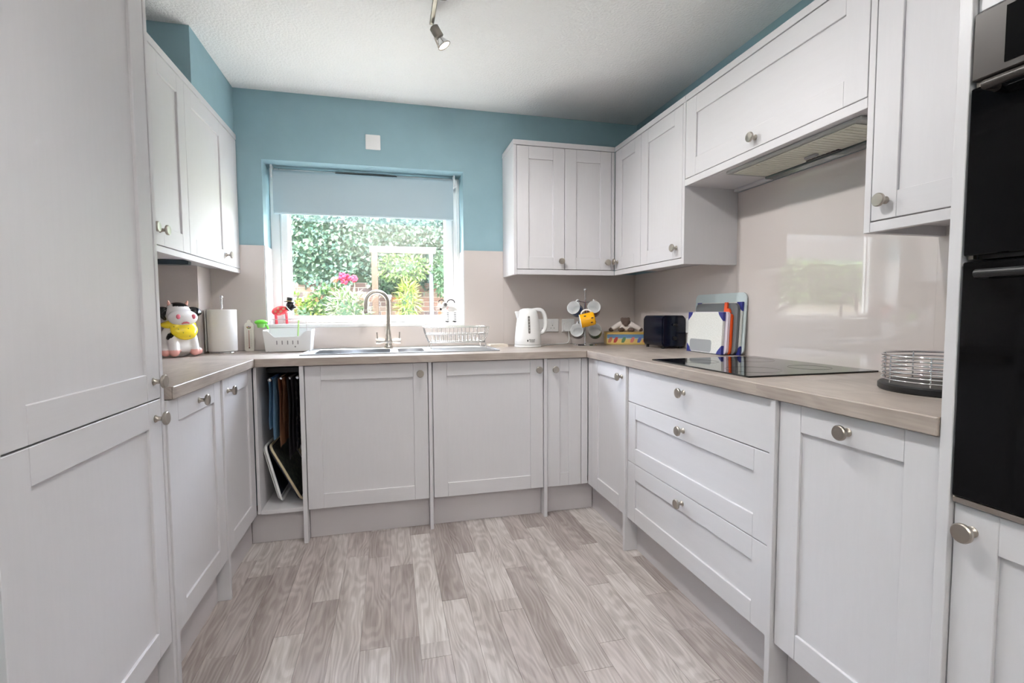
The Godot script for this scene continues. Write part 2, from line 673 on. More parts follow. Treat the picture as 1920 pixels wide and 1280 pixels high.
func window_and_blind() -> void:
	var f0 := -0.24
	var f1 := -0.17
	var m := MB.new()
	m.bx(0.517, 0.572, 1.06, 1.994, f0, f1, 0.004); m.bx(1.618, 1.663, 1.06, 1.994, f0, f1, 0.004)
	m.bx(0.572, 1.618, 1.935, 1.994, f0, f1, 0.004); m.bx(0.572, 1.618, 1.06, 1.078, f0, f1, 0.004)
	var w := struct("window_1", m, M.white_plastic)
	var s := MB.new()
	s.bx(0.573, 0.622, 1.079, 1.934, f0 + 0.01, f1 + 0.012, 0.008); s.bx(1.563, 1.617, 1.079, 1.934, f0 + 0.01, f1 + 0.012, 0.008)
	s.bx(0.622, 1.563, 1.885, 1.934, f0 + 0.01, f1 + 0.012, 0.008); s.bx(0.622, 1.563, 1.079, 1.107, f0 + 0.01, f1 + 0.012, 0.008)
	part(w, "sash", s, M.white_plastic)
	part(w, "pane", MB.new().bx(0.616, 1.569, 1.101, 1.891, -0.208, -0.203), M.pane)
	part(w, "pane", MB.new().bx(0.616, 1.569, 1.101, 1.891, -0.228, -0.223), M.pane)
	part(w, "gasket", MB.new().bx(0.6215, 0.6245, 1.107, 1.885, -0.200, -0.196), M.dark_slot)
	part(w, "trickle_vent", MB.new().bx(0.895, 1.268, 1.968, 1.986, f1, f1 + 0.012, 0.004), M.dark_slot, "dark slot vent in the window head")
	part(w, "reveal_lining", MB.new().bx(0.517, 0.522, 1.0602, 1.51, f1, 0.0), M.white_gloss)
	part(w, "reveal_lining", MB.new().bx(1.658, 1.663, 1.0602, 1.51, f1, 0.0), M.white_gloss)
	part(w, "window_sill", MB.new().bx(0.517, 1.663, 1.039, 1.06, f0, 0.008, 0.003), M.white_gloss)
	# roller blind
	var b := thing("roller_blind", "grey-blue roller blind pulled partly down over the window", "blind", Vector3(0, 1.948, -0.12))
	part(b, "roller", MB.new().tube([Vector3(0.551, 0, 0), Vector3(1.615, 0, 0)], 0.021, 20), M.blind_fabric)
	part(b, "fabric", MB.new().bx(0.551, 1.615, -0.226, 0.004, 0.0195, 0.0207), M.blind_fabric)
	part(b, "bottom_bar", MB.new().bx(0.551, 1.615, -0.238, -0.2265, 0.0165, 0.0235, 0.003), mat("blind_bar", c255(196, 212, 220), 0.6))
	for x in [0.5395, 1.616]:
		part(b, "bracket", MB.new().bx(x, x + 0.0105, -0.03, 0.051, -0.026, 0.03, 0.003), M.white_plastic)
	part(b, "chain", MB.new().tube([Vector3(1.638, 0.0, 0.012), Vector3(1.634, -0.26, 0.012), Vector3(1.637, -0.47, 0.008), Vector3(1.64, -0.26, -0.012), Vector3(1.639, 0.0, -0.012)], 0.0022, 6), M.white_plastic)
	part(b, "chain_wheel", MB.new().lathe([Vector2(0, 0), Vector2(0.024, 0), Vector2(0.024, 0.014), Vector2(0, 0.014)], 18, Transform3D(Basis(Vector3.BACK, -PI / 2), Vector3(1.625, 0, 0))), M.white_plastic)
	# blank plate above the window
	var pl := thing("wall_plate", "square white blank electrical plate on the blue wall above the window", "wall plate", Vector3(1.129, 2.132, 0.0))
	part(pl, "plate", MB.new().bx(-0.043, 0.043, -0.043, 0.043, 0.0, 0.009, 0.003), M.white_plastic)
	for x in [-0.03, 0.03]:
		part(pl, "screw", MB.new().lathe([Vector2(0.003, 0.0), Vector2(0.003, 0.0008), Vector2(0, 0.0008)], 10, Transform3D(Basis(Vector3.RIGHT, PI / 2), Vector3(x, 0, 0.009))), M.white_gloss)


# ------------------------------------------------------------------ base units
func base_units() -> void:
	var y0 := 0.163
	var y1 := 0.868
	var zf := 0.571
	# --- back run
	var u := thing("open_shelf_unit", "narrow open base unit with towels and trays, left of the sink cupboard", "shelf unit")
	panel(u, "side_panel", 0.575, 0.589, y0 - 0.001, y1 + 0.002, 0.02, 0.571)
	panel(u, "shelf", 0.590, 0.7785, y0 - 0.004, y0 + 0.015, 0.02, 0.571)
	panel(u, "back_panel", 0.590, 0.7785, y0 + 0.0155, y1 + 0.002, 0.012, 0.0195)
	panel(u, "end_panel", 0.779, 0.7985, 0, y1 + 0.003, 0.02, 0.58)
	u = thing("base_cabinet", "wide base cupboard with one shaker door below the sink", "cabinet")
	carcass(u, 0.80, 1.3885, y0, y1, 0.012, zf - 0.022, "z", false)
	shaker(u, "door", "z", zf, 0.802, 1.3865, y0, y1, 1.349 - 0.802, 0.815 - y0)
	panel(u, "end_panel", 1.3895, 1.4065, 0, y1 + 0.003, 0.02, 0.58)
	u = thing("appliance_cabinet", "wide base unit with one shaker door below the dish rack", "cabinet")
	carcass(u, 1.409, 2.004, y0, y1, 0.012, zf - 0.022, "z")
	shaker(u, "door", "z", zf, 1.4125, 2.0035, y0, y1, 1.976 - 1.4125, 0.813 - y0)
	panel(u, "end_panel", 2.0065, 2.0245, 0, y1 + 0.003, 0.02, 0.58)
	u = thing("narrow_cabinet", "very narrow base cupboard in the right corner with its knob at top left", "cabinet")
	carcass(u, 2.0255, 2.223, y0, y1, 0.012, zf - 0.022, "z")
	shaker(u, "door", "z", zf, 2.027, 2.2225, y0, y1, 2.068 - 2.027, 0.812 - y0)
	panel(u, "corner_post", 2.225, 2.2625, y0, y1, 0.55, 0.571)
	# --- left run
	u = thing("base_cabinet", "left base cupboard door next to the open shelf unit", "cabinet")
	carcass(u, 0.012, 0.55, y0, y1, 0.596, 0.995, "x")
	shaker(u, "door", "x", 0.573, 0.578, 0.994, y0, y1, 0.994 - 0.935, 0.816 - y0)
	panel(u, "end_panel", 0.02, 0.58, 0, y1 + 0.003, 0.9965, 1.0135)
	u = thing("base_cabinet", "left base cupboard between the tall fridge housing and the other left cupboard", "cabinet")
	carcass(u, 0.012, 0.55, y0, y1, 1.015, 1.478, "x")
	shaker(u, "door", "x", 0.573, 1.0155, 1.476, y0, y1, 1.476 - 1.235, 0.83 - y0)
	panel(u, "end_panel", 0.02, 0.58, 0, y1 + 0.003, 1.4795, 1.4965)
	# --- right run
	var xf := 2.2636
	u = thing("base_cabinet", "right-hand base cupboard next to the narrow corner unit, partly in shadow", "cabinet")
	carcass(u, xf + 0.022, W - 0.012, y0, y1, 0.575, 1.022, "-x")
	panel(u, "corner_post", xf + 0.0005, xf + 0.02, y0, y1, 0.575, 0.626)
	shaker(u, "door", "-x", xf, 0.628, 1.0225, y0, y1, 0.979 - 0.628, 0.815 - y0)
	panel(u, "end_panel", 2.252, W - 0.02, 0, y1 + 0.003, 1.024, 1.0415)
	u = thing("drawer_unit", "wide drawer unit with three fronts below the hob", "drawers")
	carcass(u, xf + 0.022, W - 0.012, y0, y1, 1.043, 1.9225, "-x")
	slab(u, "drawer_front", "-x", xf, 1.0445, 1.9215, 0.7115, y1, 1.483 - 1.0445, 0.818 - 0.7115)
	shaker(u, "drawer_front", "-x", xf, 1.0445, 1.9215, 0.4355, 0.7085, 1.483 - 1.0445, 0.675 - 0.4355, 0.07, true)
	shaker(u, "drawer_front", "-x", xf, 1.0445, 1.9215, y0, 0.4325, 1.483 - 1.0445, 0.397 - y0, 0.07, true)
	panel(u, "end_panel", 2.252, W - 0.02, 0, y1 + 0.003, 1.9245, 1.944)
	u = thing("base_cabinet", "right-hand base cupboard beside the oven tower, below the wire basket", "cabinet")
	carcass(u, xf + 0.022, W - 0.012, y0, y1, 1.947, 2.364, "-x")
	shaker(u, "door", "-x", xf, 1.948, 2.364, y0, y1, 2.159 - 1.948, 0.83 - y0)
	# --- plinths
	var pl := [
		[0.534, 0.7785, 0.502, 0.517, "plinth board under the open shelf unit"],
		[0.80, 1.3885, 0.502, 0.517, "plinth board under the sink cupboard"],
		[1.4075, 2.0055, 0.502, 0.517, "plinth board under the unit below the dish rack"],
		[2.0255, 2.315, 0.502, 0.517, "short plinth board in the right-hand corner"],
		[0.518, 0.533, 0.518, 0.9955, "left plinth board next to the open shelf unit"],
		[0.518, 0.533, 1.0145, 1.4785, "left plinth board under the cupboard beside the fridge housing"],
		[2.3156, 2.3306, 0.518, 1.023, "right plinth board nearest the window wall"],
		[2.3156, 2.3306, 1.0425, 1.9235, "long right plinth board under the drawers"],
		[2.3156, 2.3306, 1.945, 2.366, "right plinth board beside the oven tower"]]
	for p in pl:
		solo("plinth_board", MB.new().bx(p[0], p[1], 0, 0.155, p[2], p[3], 0.001), M.plinth, "grey " + p[4], "plinth", Vector3.ZERO, "plinth boards")


func strip_uv(m: MB, along_x: bool) -> MB:
	for i in m.v.size():
		var p := m.v[i]
		var a := p.x if along_x else p.z
		var b := (p.z if along_x else p.x) + p.y * 1.0
		m.t[i] = Vector2(b / 0.42, a / 1.15 + (0.0 if along_x else 0.37))
	return m


func worktops() -> void:
	var w := thing("worktop", "continuous wood-effect worktop running round three sides of the kitchen", "worktop")
	var m := MB.new()
	# back run with the sink bowls cut out
	var e := 0.590
	m.bx(0.002, 0.80, TB, T, 0.002, e); m.bx(1.42, W - 0.002, TB, T, 0.002, e)
	m.bx(0.80, 1.42, TB, T, 0.002, 0.10); m.bx(0.80, 1.42, TB, T, 0.46, e)
	part(w, "worktop_run", strip_uv(m, true), M.worktop_laminate)
	part(w, "edge_strip", strip_uv(MB.new().bx(0.590, 2.246, TB, T, e, 0.596, 0.0022), true), M.worktop_laminate)
	part(w, "worktop_run", strip_uv(MB.new().bx(0.002, 0.584, TB, T, 0.5905, 1.472), false), M.worktop_laminate)
	part(w, "edge_strip", strip_uv(MB.new().bx(0.584, 0.590, TB, T, 0.5965, 1.472, 0.0022), false), M.worktop_laminate)
	part(w, "worktop_run", strip_uv(MB.new().bx(2.252, W - 0.002, TB, T, 0.5905, 2.366), false), M.worktop_laminate)
	part(w, "edge_strip", strip_uv(MB.new().bx(2.246, 2.252, TB, T, 0.5965, 2.366, 0.0022), false), M.worktop_laminate)


# ------------------------------------------------------------------ wall units
func wall_units() -> void:
	var y0 := 1.376
	var y1 := 2.086
	var p0 := 1.344     # pelmet underside
	var c1 := 2.117     # cornice top
	var pelmet := func(u: Node, x0: float, x1: float, z0: float, z1: float) -> void:
		panel(u, "pelmet", x0, x1, p0, y0 - 0.0035, z0, z1)
	var cornice := func(u: Node, x0: float, x1: float, z0: float, z1: float) -> void:
		panel(u, "cornice", x0, x1, y1 + 0.003, c1, z0, z1)
	# back wall, beside the window
	var u := thing("wall_cabinet", "double-door wall cupboard on the window wall, right of the window", "cabinet")
	var zf := 0.287
	panel(u, "end_panel", 1.916, 1.934, p0, y1 + 0.0025, 0.002, zf)
	carcass(u, 1.9345, 2.5525, y0 - 0.003, y1 + 0.002, 0.002, zf - 0.022, "z")
	shaker(u, "door", "z", zf, 1.936, 2.229, y0, y1, 2.204 - 1.936, 0.047)
	shaker(u, "door", "z", zf, 2.2315, 2.531, y0, y1, 2.501 - 2.2315, 0.045)
	panel(u, "corner_post", 2.5335, 2.5535, y0, y1, zf - 0.02, zf - 0.001)
	pelmet.call(u, 1.9345, 2.5535, zf - 0.02, zf)
	cornice.call(u, 1.914, 2.552, 0.002, zf + 0.002)
	# right wall
	var xf := 2.554
	u = thing("wall_cabinet", "double-door wall cupboard on the right wall in the corner", "cabinet")
	carcass(u, xf + 0.022, W - 0.002, y0 - 0.003, y1 + 0.002, 0.292, 1.003, "-x")
	panel(u, "corner_post", xf + 0.001, xf + 0.02, y0, y1, 0.2895, 0.3045)
	shaker(u, "door", "-x", xf, 0.3065, 0.6075, y0, y1, 0.331 - 0.3065, 0.047)
	shaker(u, "door", "-x", xf, 0.610, 1.002, y0, y1, 0.961 - 0.610, 0.05)
	panel(u, "end_panel", xf, W - 0.002, p0, y1 + 0.0025, 1.004, 1.0235)
	pelmet.call(u, xf, xf + 0.02, 0.2885, 1.0035)
	cornice.call(u, xf - 0.002, W - 0.002, 0.2895, 1.0235)
	# cooker hood housing
	u = thing("hood_cabinet", "shallow lift-up cupboard over the hob with the cooker hood below", "cabinet")
	carcass(u, xf + 0.022, W - 0.002, 1.71, y1 + 0.002, 1.0245, 1.9285, "-x")
	shaker(u, "door", "-x", xf, 1.0265, 1.9265, 1.736, y1, 1.478 - 1.0265, 0.036, 0.078, true)
	panel(u, "bottom_rail", xf, xf + 0.0215, 1.703, 1.733, 1.0245, 1.9285)
	panel(u, "underside", xf + 0.022, W - 0.03, 1.703, 1.7095, 1.0245, 1.9285)
	panel(u, "rear_batten", W - 0.029, W - 0.006, 1.69, 1.7095, 1.0245, 1.9285)
	cornice.call(u, xf - 0.002, W - 0.002, 1.024, 1.929)
	var h := thing("cooker_hood", "slim cooker hood with mesh filters set under the cupboard over the hob", "cooker hood", Vector3(0, 1.7028, 0))
	var hz0 := 1.275
	var hz1 := 1.885
	part(h, "housing", MB.new().bx(2.583, 2.805, -0.012, 0.0, hz0, hz1, 0.003), mat("hood_grey", c255(176, 178, 176), 0.4, 0.3))
	part(h, "glass_visor", MB.new().bx(2.768, 2.812, -0.022, -0.0125, hz0 + 0.01, hz1 - 0.01, 0.002), mat("visor", c255(90, 100, 100), 0.08, 0.0))
	var fm := mat("filter_mesh", c255(226, 227, 214), 0.5, 0.2)
	var fi := part(h, "filter", MB.new().bx(2.598, 2.762, -0.0155, -0.0125, hz0 + 0.03, hz1 - 0.03, 0.001), fm, "pale metal mesh grease filter")
	for k in 26:
		var z := hz0 + 0.045 + k * 0.0204
		part(fi, "filter_rib", MB.new().bx(2.604, 2.756, -0.0172, -0.0156, z, z + 0.004), fm)
	part(h, "filter_handle", MB.new().bx(2.70, 2.716, -0.026, -0.0174, 1.555, 1.61, 0.003), M.grey_plastic)
	part(h, "switch_strip", MB.new().bx(2.744, 2.762, -0.02, -0.0157, 1.52, 1.66, 0.002), M.black_plastic)
	# right of the hob
	u = thing("wall_cabinet", "wall cupboard on the right wall beside the oven tower", "cabinet")
	panel(u, "end_panel", xf, W - 0.002, p0, y1 + 0.0025, 1.9295, 1.949)
	carcass(u, xf + 0.022, W - 0.002, y0 - 0.003, y1 + 0.002, 1.950, 2.366, "-x")
	shaker(u, "door", "-x", xf, 1.9515, 2.365, y0, y1, 1.993 - 1.9515, 0.051)
	pelmet.call(u, xf, xf + 0.02, 1.9495, 2.366)
	cornice.call(u, xf - 0.002, W - 0.002, 1.9295, 2.366)
	# left wall
	xf = 0.39
	u = thing("wall_cabinet", "long wall cupboard on the left wall with several doors", "cabinet")
	carcass(u, 0.002, xf - 0.022, y0 - 0.003, y1 + 0.002, 0.012, 0.72, "x")
	carcass(u, 0.002, xf - 0.022, y0 - 0.003, y1 + 0.002, 0.721, 1.478, "x")
	panel(u, "filler_strip", xf - 0.02, xf - 0.001, y0, y1, 0.004, 0.212)
	shaker(u, "door", "x", xf, 0.214, 0.7185, y0, y1, 0.7185 - 0.246, 0.05)
	shaker(u, "door", "x", xf, 0.721, 1.0395, y0, y1, 1.0395 - 1.003, 0.055)
	shaker(u, "door", "x", xf, 1.0435, 1.476, y0, y1, 1.476 - 1.083, 0.055)
	panel(u, "pelmet", xf - 0.02, xf, 1.349, y0 - 0.0035, 0.004, 1.478)
	panel(u, "cornice", 0.002, xf + 0.002, y1 + 0.003, c1, 0.004, 1.478)
	var lb := thing("under_cabinet_light", "dark slim bar light under the left wall cupboard above the cow jar", "light", Vector3(0, 1.3725, 0))
	part(lb, "body", MB.new().bx(0.10, 0.305, -0.022, 0.0, 0.47, 0.51, 0.003), mat("dark_blue_grey", c255(48, 62, 72), 0.4))
	part(lb, "lens", MB.new().bx(0.11, 0.295, -0.0245, -0.0222, 0.478, 0.502, 0.001), M.grey_plastic)
	# small round cupboard lights
	for p in [[2.16, 0.15, "round puck light under the double cupboard beside the window"], [2.66, 0.455, "round puck light under the corner cupboard nearest the corner"], [2.66, 0.90, "round puck light under the corner cupboard nearest the hob"]]:
		var l := thing("puck_light", p[2], "light", Vector3(p[0], 1.3728, p[1]), "puck lights under the wall cupboards")
		part(l, "rim", MB.new().lathe([Vector2(0.024, -0.008), Vector2(0.034, -0.009), Vector2(0.036, -0.006), Vector2(0.036, 0.0)], 24), M.knob_steel)
		part(l, "lens", MB.new().lathe([Vector2(0, -0.007), Vector2(0.024, -0.007)], 20), M.grey_plastic)


# ------------------------------------------------------------------ tall units and ovens
func tall_units() -> void:
	var u := thing("fridge_housing", "tall double-door fridge housing on the left, nearest the camera", "cabinet")
	panel(u, "end_panel", 0.002, 0.575, 0, 2.2, 1.4985, 1.5145)
	carcass(u, 0.012, 0.55, 0.163, 2.19, 1.516, 2.112, "x")
	shaker(u, "door", "x", 0.573, 1.5175, 2.1105, 0.17, 0.883, 2.1105 - 1.553, 0.833 - 0.17)
	shaker(u, "door", "x", 0.573, 1.5175, 2.1105, 0.887, 2.195, 2.1105 - 1.553, 0.936 - 0.887)
	panel(u, "end_panel", 0.002, 0.58, 0, 2.2, 2.114, 2.132)
	panel(u, "cornice", 0.002, 0.585, 2.201, 2.24, 1.4985, 2.132)
	solo("plinth_board", MB.new().bx(0.518, 0.533, 0, 0.155, 1.516, 2.113, 0.001), M.plinth, "grey plinth board under the tall fridge housing", "plinth", Vector3.ZERO, "plinth boards")
	var xf := 2.2636
	u = thing("oven_tower", "tall oven housing on the right with a cupboard below the ovens", "cabinet")
	panel(u, "end_panel", 2.2525, W - 0.002, 0, 2.2, 2.3675, 2.3895)
	panel(u, "end_panel", 2.2525, W - 0.002, 0, 2.2, 2.992, 3.01)
	carcass(u, xf + 0.022, W - 0.012, 0.163, 0.735, 2.3905, 2.991, "-x")
	shaker(u, "door", "-x", xf, 2.392, 2.9905, 0.163, 0.748, 2.411 - 2.392 + 0.012, 0.703 - 0.163)
	shaker(u, "door", "-x", xf, 2.392, 2.9905, 1.662, 2.195, 0.03, 0.05)
	panel(u, "cornice", 2.245, W - 0.002, 2.201, 2.24, 2.3675, 3.01)
	solo("plinth_board", MB.new().bx(2.3156, 2.3306, 0, 0.155, 2.391, 2.991, 0.001), M.plinth, "grey plinth board under the oven tower", "plinth", Vector3.ZERO, "plinth boards")
	var dk := mat("oven_steel", c255(58, 53, 50), 0.4, 0.2)
	var z0 := 2.393
	var z1 := 2.989
	var o := thing("compact_oven", "upper black built-in oven with a control panel in the oven tower", "oven")
	part(o, "body", MB.new().bx(2.275, W - 0.03, 1.214, 1.656, z0 + 0.01, z1 - 0.01), M.black_plastic)
	part(o, "trim_edge", MB.new().bx(2.2655, 2.2745, 1.2145, 1.656, z0, z0 + 0.008), M.knob_steel)
	var cp := part(o, "control_panel", MB.new().bx(2.252, 2.2740, 1.537, 1.656, z0 + 0.0002, z1, 0.002), dk)
	part(cp, "display", MB.new().bx(2.2508, 2.2518, 1.55, 1.645, z0 + 0.05, z1 - 0.05), M.oven_glass, "glossy black display window")
	part(cp, "display_glyph", MB.new().bx(2.2504, 2.2507, 1.594, 1.604, z0 + 0.076, z0 + 0.09), mat("glyph_grey", c255(110, 112, 125), 0.5))
	var dr := part(o, "door", MB.new().bx(2.252, 2.2735, 1.2205, 1.524, z0 + 0.0002, z1, 0.002), M.oven_glass, "black glass oven door")
	part(dr, "handle", MB.new().tube([Vector3(2.252, 1.512, z0 + 0.04), Vector3(2.222, 1.512, z0 + 0.04), Vector3(2.222, 1.512, z1 - 0.04), Vector3(2.252, 1.512, z1 - 0.04)], 0.008, 10), dk)
	o = thing("built_in_oven", "lower black built-in oven with a plain glass door in the oven tower", "oven")
	part(o, "body", MB.new().bx(2.275, W - 0.03, 0.757, 1.209, z0 + 0.01, z1 - 0.01), M.black_plastic)
	dr = part(o, "door", MB.new().bx(2.252, 2.2735, 0.765, 1.209, z0 + 0.0002, z1, 0.002), M.oven_glass, "black glass oven door")
	part(dr, "handle", MB.new().tube([Vector3(2.252, 1.185, z0 + 0.04), Vector3(2.225, 1.185, z0 + 0.04), Vector3(2.225, 1.185, z1 - 0.04), Vector3(2.252, 1.185, z1 - 0.04)], 0.008, 10), M.black_plastic)
	part(o, "bottom_trim", MB.new().bx(2.2545, 2.2735, 0.752, 0.7635, z0 + 0.0002, z1, 0.001), M.knob_steel)


func splashbacks() -> void:
	var g: Material = M.splash_glass
	solo("splashback_panel", MB.new().bx(0.234, 0.5165, T + 0.001, 1.51, 0.0005, 0.006, 0.001), g, "glossy pale splashback left of the window", "splashback", Vector3.ZERO, "splashback panels")
	solo("splashback_panel", MB.new().bx(0.5175, 1.6625, T + 0.001, 1.0385, 0.0005, 0.006, 0.001), g, "low glossy splashback strip under the window sill", "splashback", Vector3.ZERO, "splashback panels")
	solo("splashback_panel", MB.new().bx(1.6635, 1.9155, T + 0.001, 1.51, 0.0005, 0.006, 0.001).bx(1.9156, W - 0.0065, T + 0.001, 1.3722, 0.0005, 0.006, 0.001), g, "glossy pale splashback right of the window behind the kettle", "splashback", Vector3.ZERO, "splashback panels")
	solo("splashback_panel", MB.new().bx(W - 0.006, W - 0.0005, T + 0.001, 1.3722, 0.0005, 1.0238, 0.0).bx(W - 0.006, W - 0.0005, T + 0.001, 1.688, 1.024, 1.929, 0.0).bx(W - 0.006, W - 0.0005, T + 0.001, 1.3722, 1.9292, 2.3665, 0.0), g, "large glossy splashback behind the hob mirroring the window", "splashback", Vector3.ZERO, "splashback panels")
	solo("splashback_panel", MB.new().bx(0.0, 0.232, T + 0.001, 1.3715, 0.1955, 0.2005, 0.0005).bx(0.2325, 0.2375, T + 0.001, 1.3715, 0.0065, 0.2005, 0.0005), g, "splashback wrapped round the narrow pillar behind the cow jar", "splashback", Vector3.ZERO, "splashback panels")
	solo("splashback_panel", MB.new().bx(0.0005, 0.006, T + 0.001, 1.3715, 0.201, 1.478, 0.0005), g, "splashback on the left wall under the wall cupboard", "splashback", Vector3.ZERO, "splashback panels")


# ------------------------------------------------------------------ sink
func bowl(x0: float, x1: float, z0: float, z1: float, y: float, depth: float) -> MB:
	var m := MB.new()
	var rings := []
	for e in [[0.0, 0.0, 0.03], [0.004, -0.01, 0.03], [0.008, -depth + 0.03, 0.035], [0.02, -depth + 0.008, 0.04], [0.04, -depth, 0.04]]:
		var r := []
		for p in rounded(x0 + e[0], x1 - e[0], z0 + e[0], z1 - e[0], e[2]):
			r.append(Vector3(p.x, y + e[1], p.y))
		rings.append(r)
	var cen := Vector3((x0 + x1) / 2, y - depth, (z0 + z1) / 2)
	for i in rings.size() - 1:
		var k: int = rings[i].size()
		for j in k:
			var l := (j + 1) % k
			var q := [rings[i][j], rings[i][l], rings[i + 1][l], rings[i + 1][j]]
			var ns := []
			for p in q:
				var d: Vector3 = cen + Vector3(0, 0.12, 0) - p
				ns.append(d.normalized())
			m.quad4(q[0], q[1], q[2], q[3], ns[0], ns[1], ns[2], ns[3])
	var last: Array = rings[-1]
	for j in last.size():
		m.tri(cen, last[j], last[(j + 1) % last.size()], Vector3.UP, Vector3.UP, Vector3.UP)
	# rim corners left between the square cut-out and the rounded bowl
	var top: Array = rings[0]
	for cn in [Vector3(x1, y, z0), Vector3(x1, y, z1), Vector3(x0, y, z1), Vector3(x0, y, z0)]:
		for j in top.size():
			var a: Vector3 = top[j]
			var b: Vector3 = top[(j + 1) % top.size()]
			if a.distance_to(cn) < 0.032 and b.distance_to(cn) < 0.032:
				m.tri(cn, a, b, Vector3.UP, Vector3.UP, Vector3.UP)
	return m


func sink_and_tap() -> void:
	var s := thing("sink", "stainless steel sink with one and a half bowls and a drainer", "sink")
	var y := 0.9135
	var m := MB.new()
	var z0 := 0.045
	var z1 := 0.468
	m.bx(0.763, 0.82, 0.9105, y, z0, z1); m.bx(0.82, 1.388, 0.9105, y, 0.432, z1); m.bx(0.82, 1.388, 0.9105, y, z0, 0.145)
	m.bx(1.205, 1.245, 0.9105, y, 0.145, 0.432); m.bx(1.388, 1.788, 0.9105, y, z0, z1)
	for e in [[0.763, 1.788, z1 - 0.006, z1], [0.763, 1.788, z0, z0 + 0.006], [0.763, 0.769, z0 + 0.006, z1 - 0.006], [1.782, 1.788, z0 + 0.006, z1 - 0.006]]:
		m.bx(e[0], e[1], y, y + 0.0035, e[2], e[3], 0.0015)
	part(s, "rim", m, M.sink_steel)
	part(s, "bowl", bowl(0.82, 1.205, 0.145, 0.432, y, 0.16), M.sink_steel)
	part(s, "half_bowl", bowl(1.245, 1.388, 0.145, 0.432, y, 0.11), M.sink_steel)
	for b in [[1.0125, 0.29, 0.16], [1.3165, 0.29, 0.11]]:
		part(s, "waste", MB.new().lathe([Vector2(0, 0.003), Vector2(0.026, 0.002), Vector2(0.034, 0.0005), Vector2(0.034, 0.0)], 24, Transform3D(Basis(), Vector3(b[0], y - b[2], b[1]))), M.chrome)
	for k in 9:
		var z := 0.10 + k * 0.038
		part(s, "drainer_rib", MB.new().bx(1.43, 1.76, y, y + 0.0025, z, z + 0.008, 0.0012), M.sink_steel)
	# tap
	var t := thing("tap", "brushed steel swan-neck mixer tap with two levers behind the sink", "tap", Vector3(1.195, y, 0.10))
	part(t, "base", MB.new().lathe([Vector2(0.026, 0), Vector2(0.026, 0.008), Vector2(0.021, 0.014), Vector2(0.019, 0.028), Vector2(0.023, 0.034), Vector2(0.023, 0.05), Vector2(0.018, 0.058), Vector2(0.016, 0.085), Vector2(0.0135, 0.105), Vector2(0.0125, 0.11), Vector2(0, 0.11)], 24), M.tap_steel)
	var pts := [Vector3(0, 0.10, 0)]
	pts.append(Vector3(0.002, 0.20, 0))
	var rr := 0.0625
	for k in 17:
		var a := PI * k / 16.0
		pts.append(Vector3(0.002 - rr + rr * cos(a), 0.266 + 0.066 * sin(a), 0.012 * k / 16.0))
	pts.append(Vector3(-0.124, 0.214, 0.013))
	part(t, "spout", MB.new().tube(pts, 0.0118, 14), M.tap_steel)
	part(t, "nozzle", MB.new().lathe([Vector2(0.0128, 0.0), Vector2(0.0135, 0.002), Vector2(0.0135, 0.022), Vector2(0.0125, 0.024)], 18, Transform3D(Basis(), Vector3(-0.124, 0.205, 0.013))), M.tap_steel)
	for sx in [-1.0, 1.0]:
		var v := part(t, "valve", MB.new().tube([Vector3(sx * 0.018, 0.042, 0), Vector3(sx * 0.04, 0.042, 0), Vector3(sx * 0.042, 0.042, 0), Vector3(sx * 0.07, 0.042, 0)], [0.011, 0.012, 0.0155, 0.0155], 16), M.tap_steel)
		part(v, "lever", MB.new().tube([Vector3(sx * 0.062, 0.05, 0), Vector3(sx * 0.064, 0.072, 0), Vector3(sx * 0.065, 0.095, 0)], [0.004, 0.0035, 0.0042], 10), M.tap_steel)
	# dish rack on the drainer
	var r := thing("dish_rack", "chrome wire dish rack standing on the drainer", "dish rack", Vector3(0, y + 0.003, 0))
	var ring := func(x0: float, x1: float, za: float, zb: float, rad: float, h: float) -> Array:
		var q := []
		for p in rounded(x0, x1, za, zb, rad, 6):
			q.append(Vector3(p.x, h, p.y))
		return q
	part(r, "top_rim", MB.new().tube(ring.call(1.392, 1.765, 0.12, 0.335, 0.06, 0.122), 0.0035, 8, true), M.wire_steel)
	part(r, "middle_rim", MB.new().tube(ring.call(1.402, 1.757, 0.13, 0.325, 0.055, 0.083), 0.0028, 8, true), M.wire_steel)
	part(r, "bottom_rim", MB.new().tube(ring.call(1.425, 1.742, 0.145, 0.31, 0.04, 0.036), 0.003, 8, true), M.wire_steel)
	for k in 13:
		var x := 1.45 + k * 0.0225
		part(r, "cross_wire", MB.new().tube([Vector3(x, 0.122, 0.12), Vector3(x, 0.07, 0.134), Vector3(x, 0.036, 0.146), Vector3(x + 0.006, 0.034, 0.22), Vector3(x + 0.012, 0.036, 0.309), Vector3(x + 0.012, 0.07, 0.321), Vector3(x + 0.012, 0.122, 0.335)], 0.0016, 6), M.wire_steel)
	for k in 12:
		var x := 1.455 + k * 0.0235
		part(r, "plate_holder", MB.new().tube([Vector3(x, 0.035, 0.25), Vector3(x - 0.004, 0.082, 0.252), Vector3(x - 0.001, 0.087, 0.24), Vector3(x + 0.003, 0.082, 0.228), Vector3(x + 0.006, 0.035, 0.226)], 0.0016, 6), M.wire_steel)
	for sx in [-1.0, 1.0]:
		for k in 4:
			var z := 0.17 + k * 0.04
			var xc := 1.5785
			part(r, "end_wire", MB.new().tube([Vector3(xc + sx * 0.186, 0.122, z), Vector3(xc + sx * 0.176, 0.08, z), Vector3(xc + sx * 0.158, 0.036, z)], 0.0016, 6), M.wire_steel)
	for lx in [1.43, 1.735]:
		for lz in [0.15, 0.305]:
			part(r, "leg", MB.new().tube([Vector3(lx, 0.04, lz), Vector3(lx + (0.006 if lx > 1.6 else -0.006), 0.0015, lz + (0.012 if lz > 0.2 else -0.012))], 0.0022, 6), M.wire_steel)
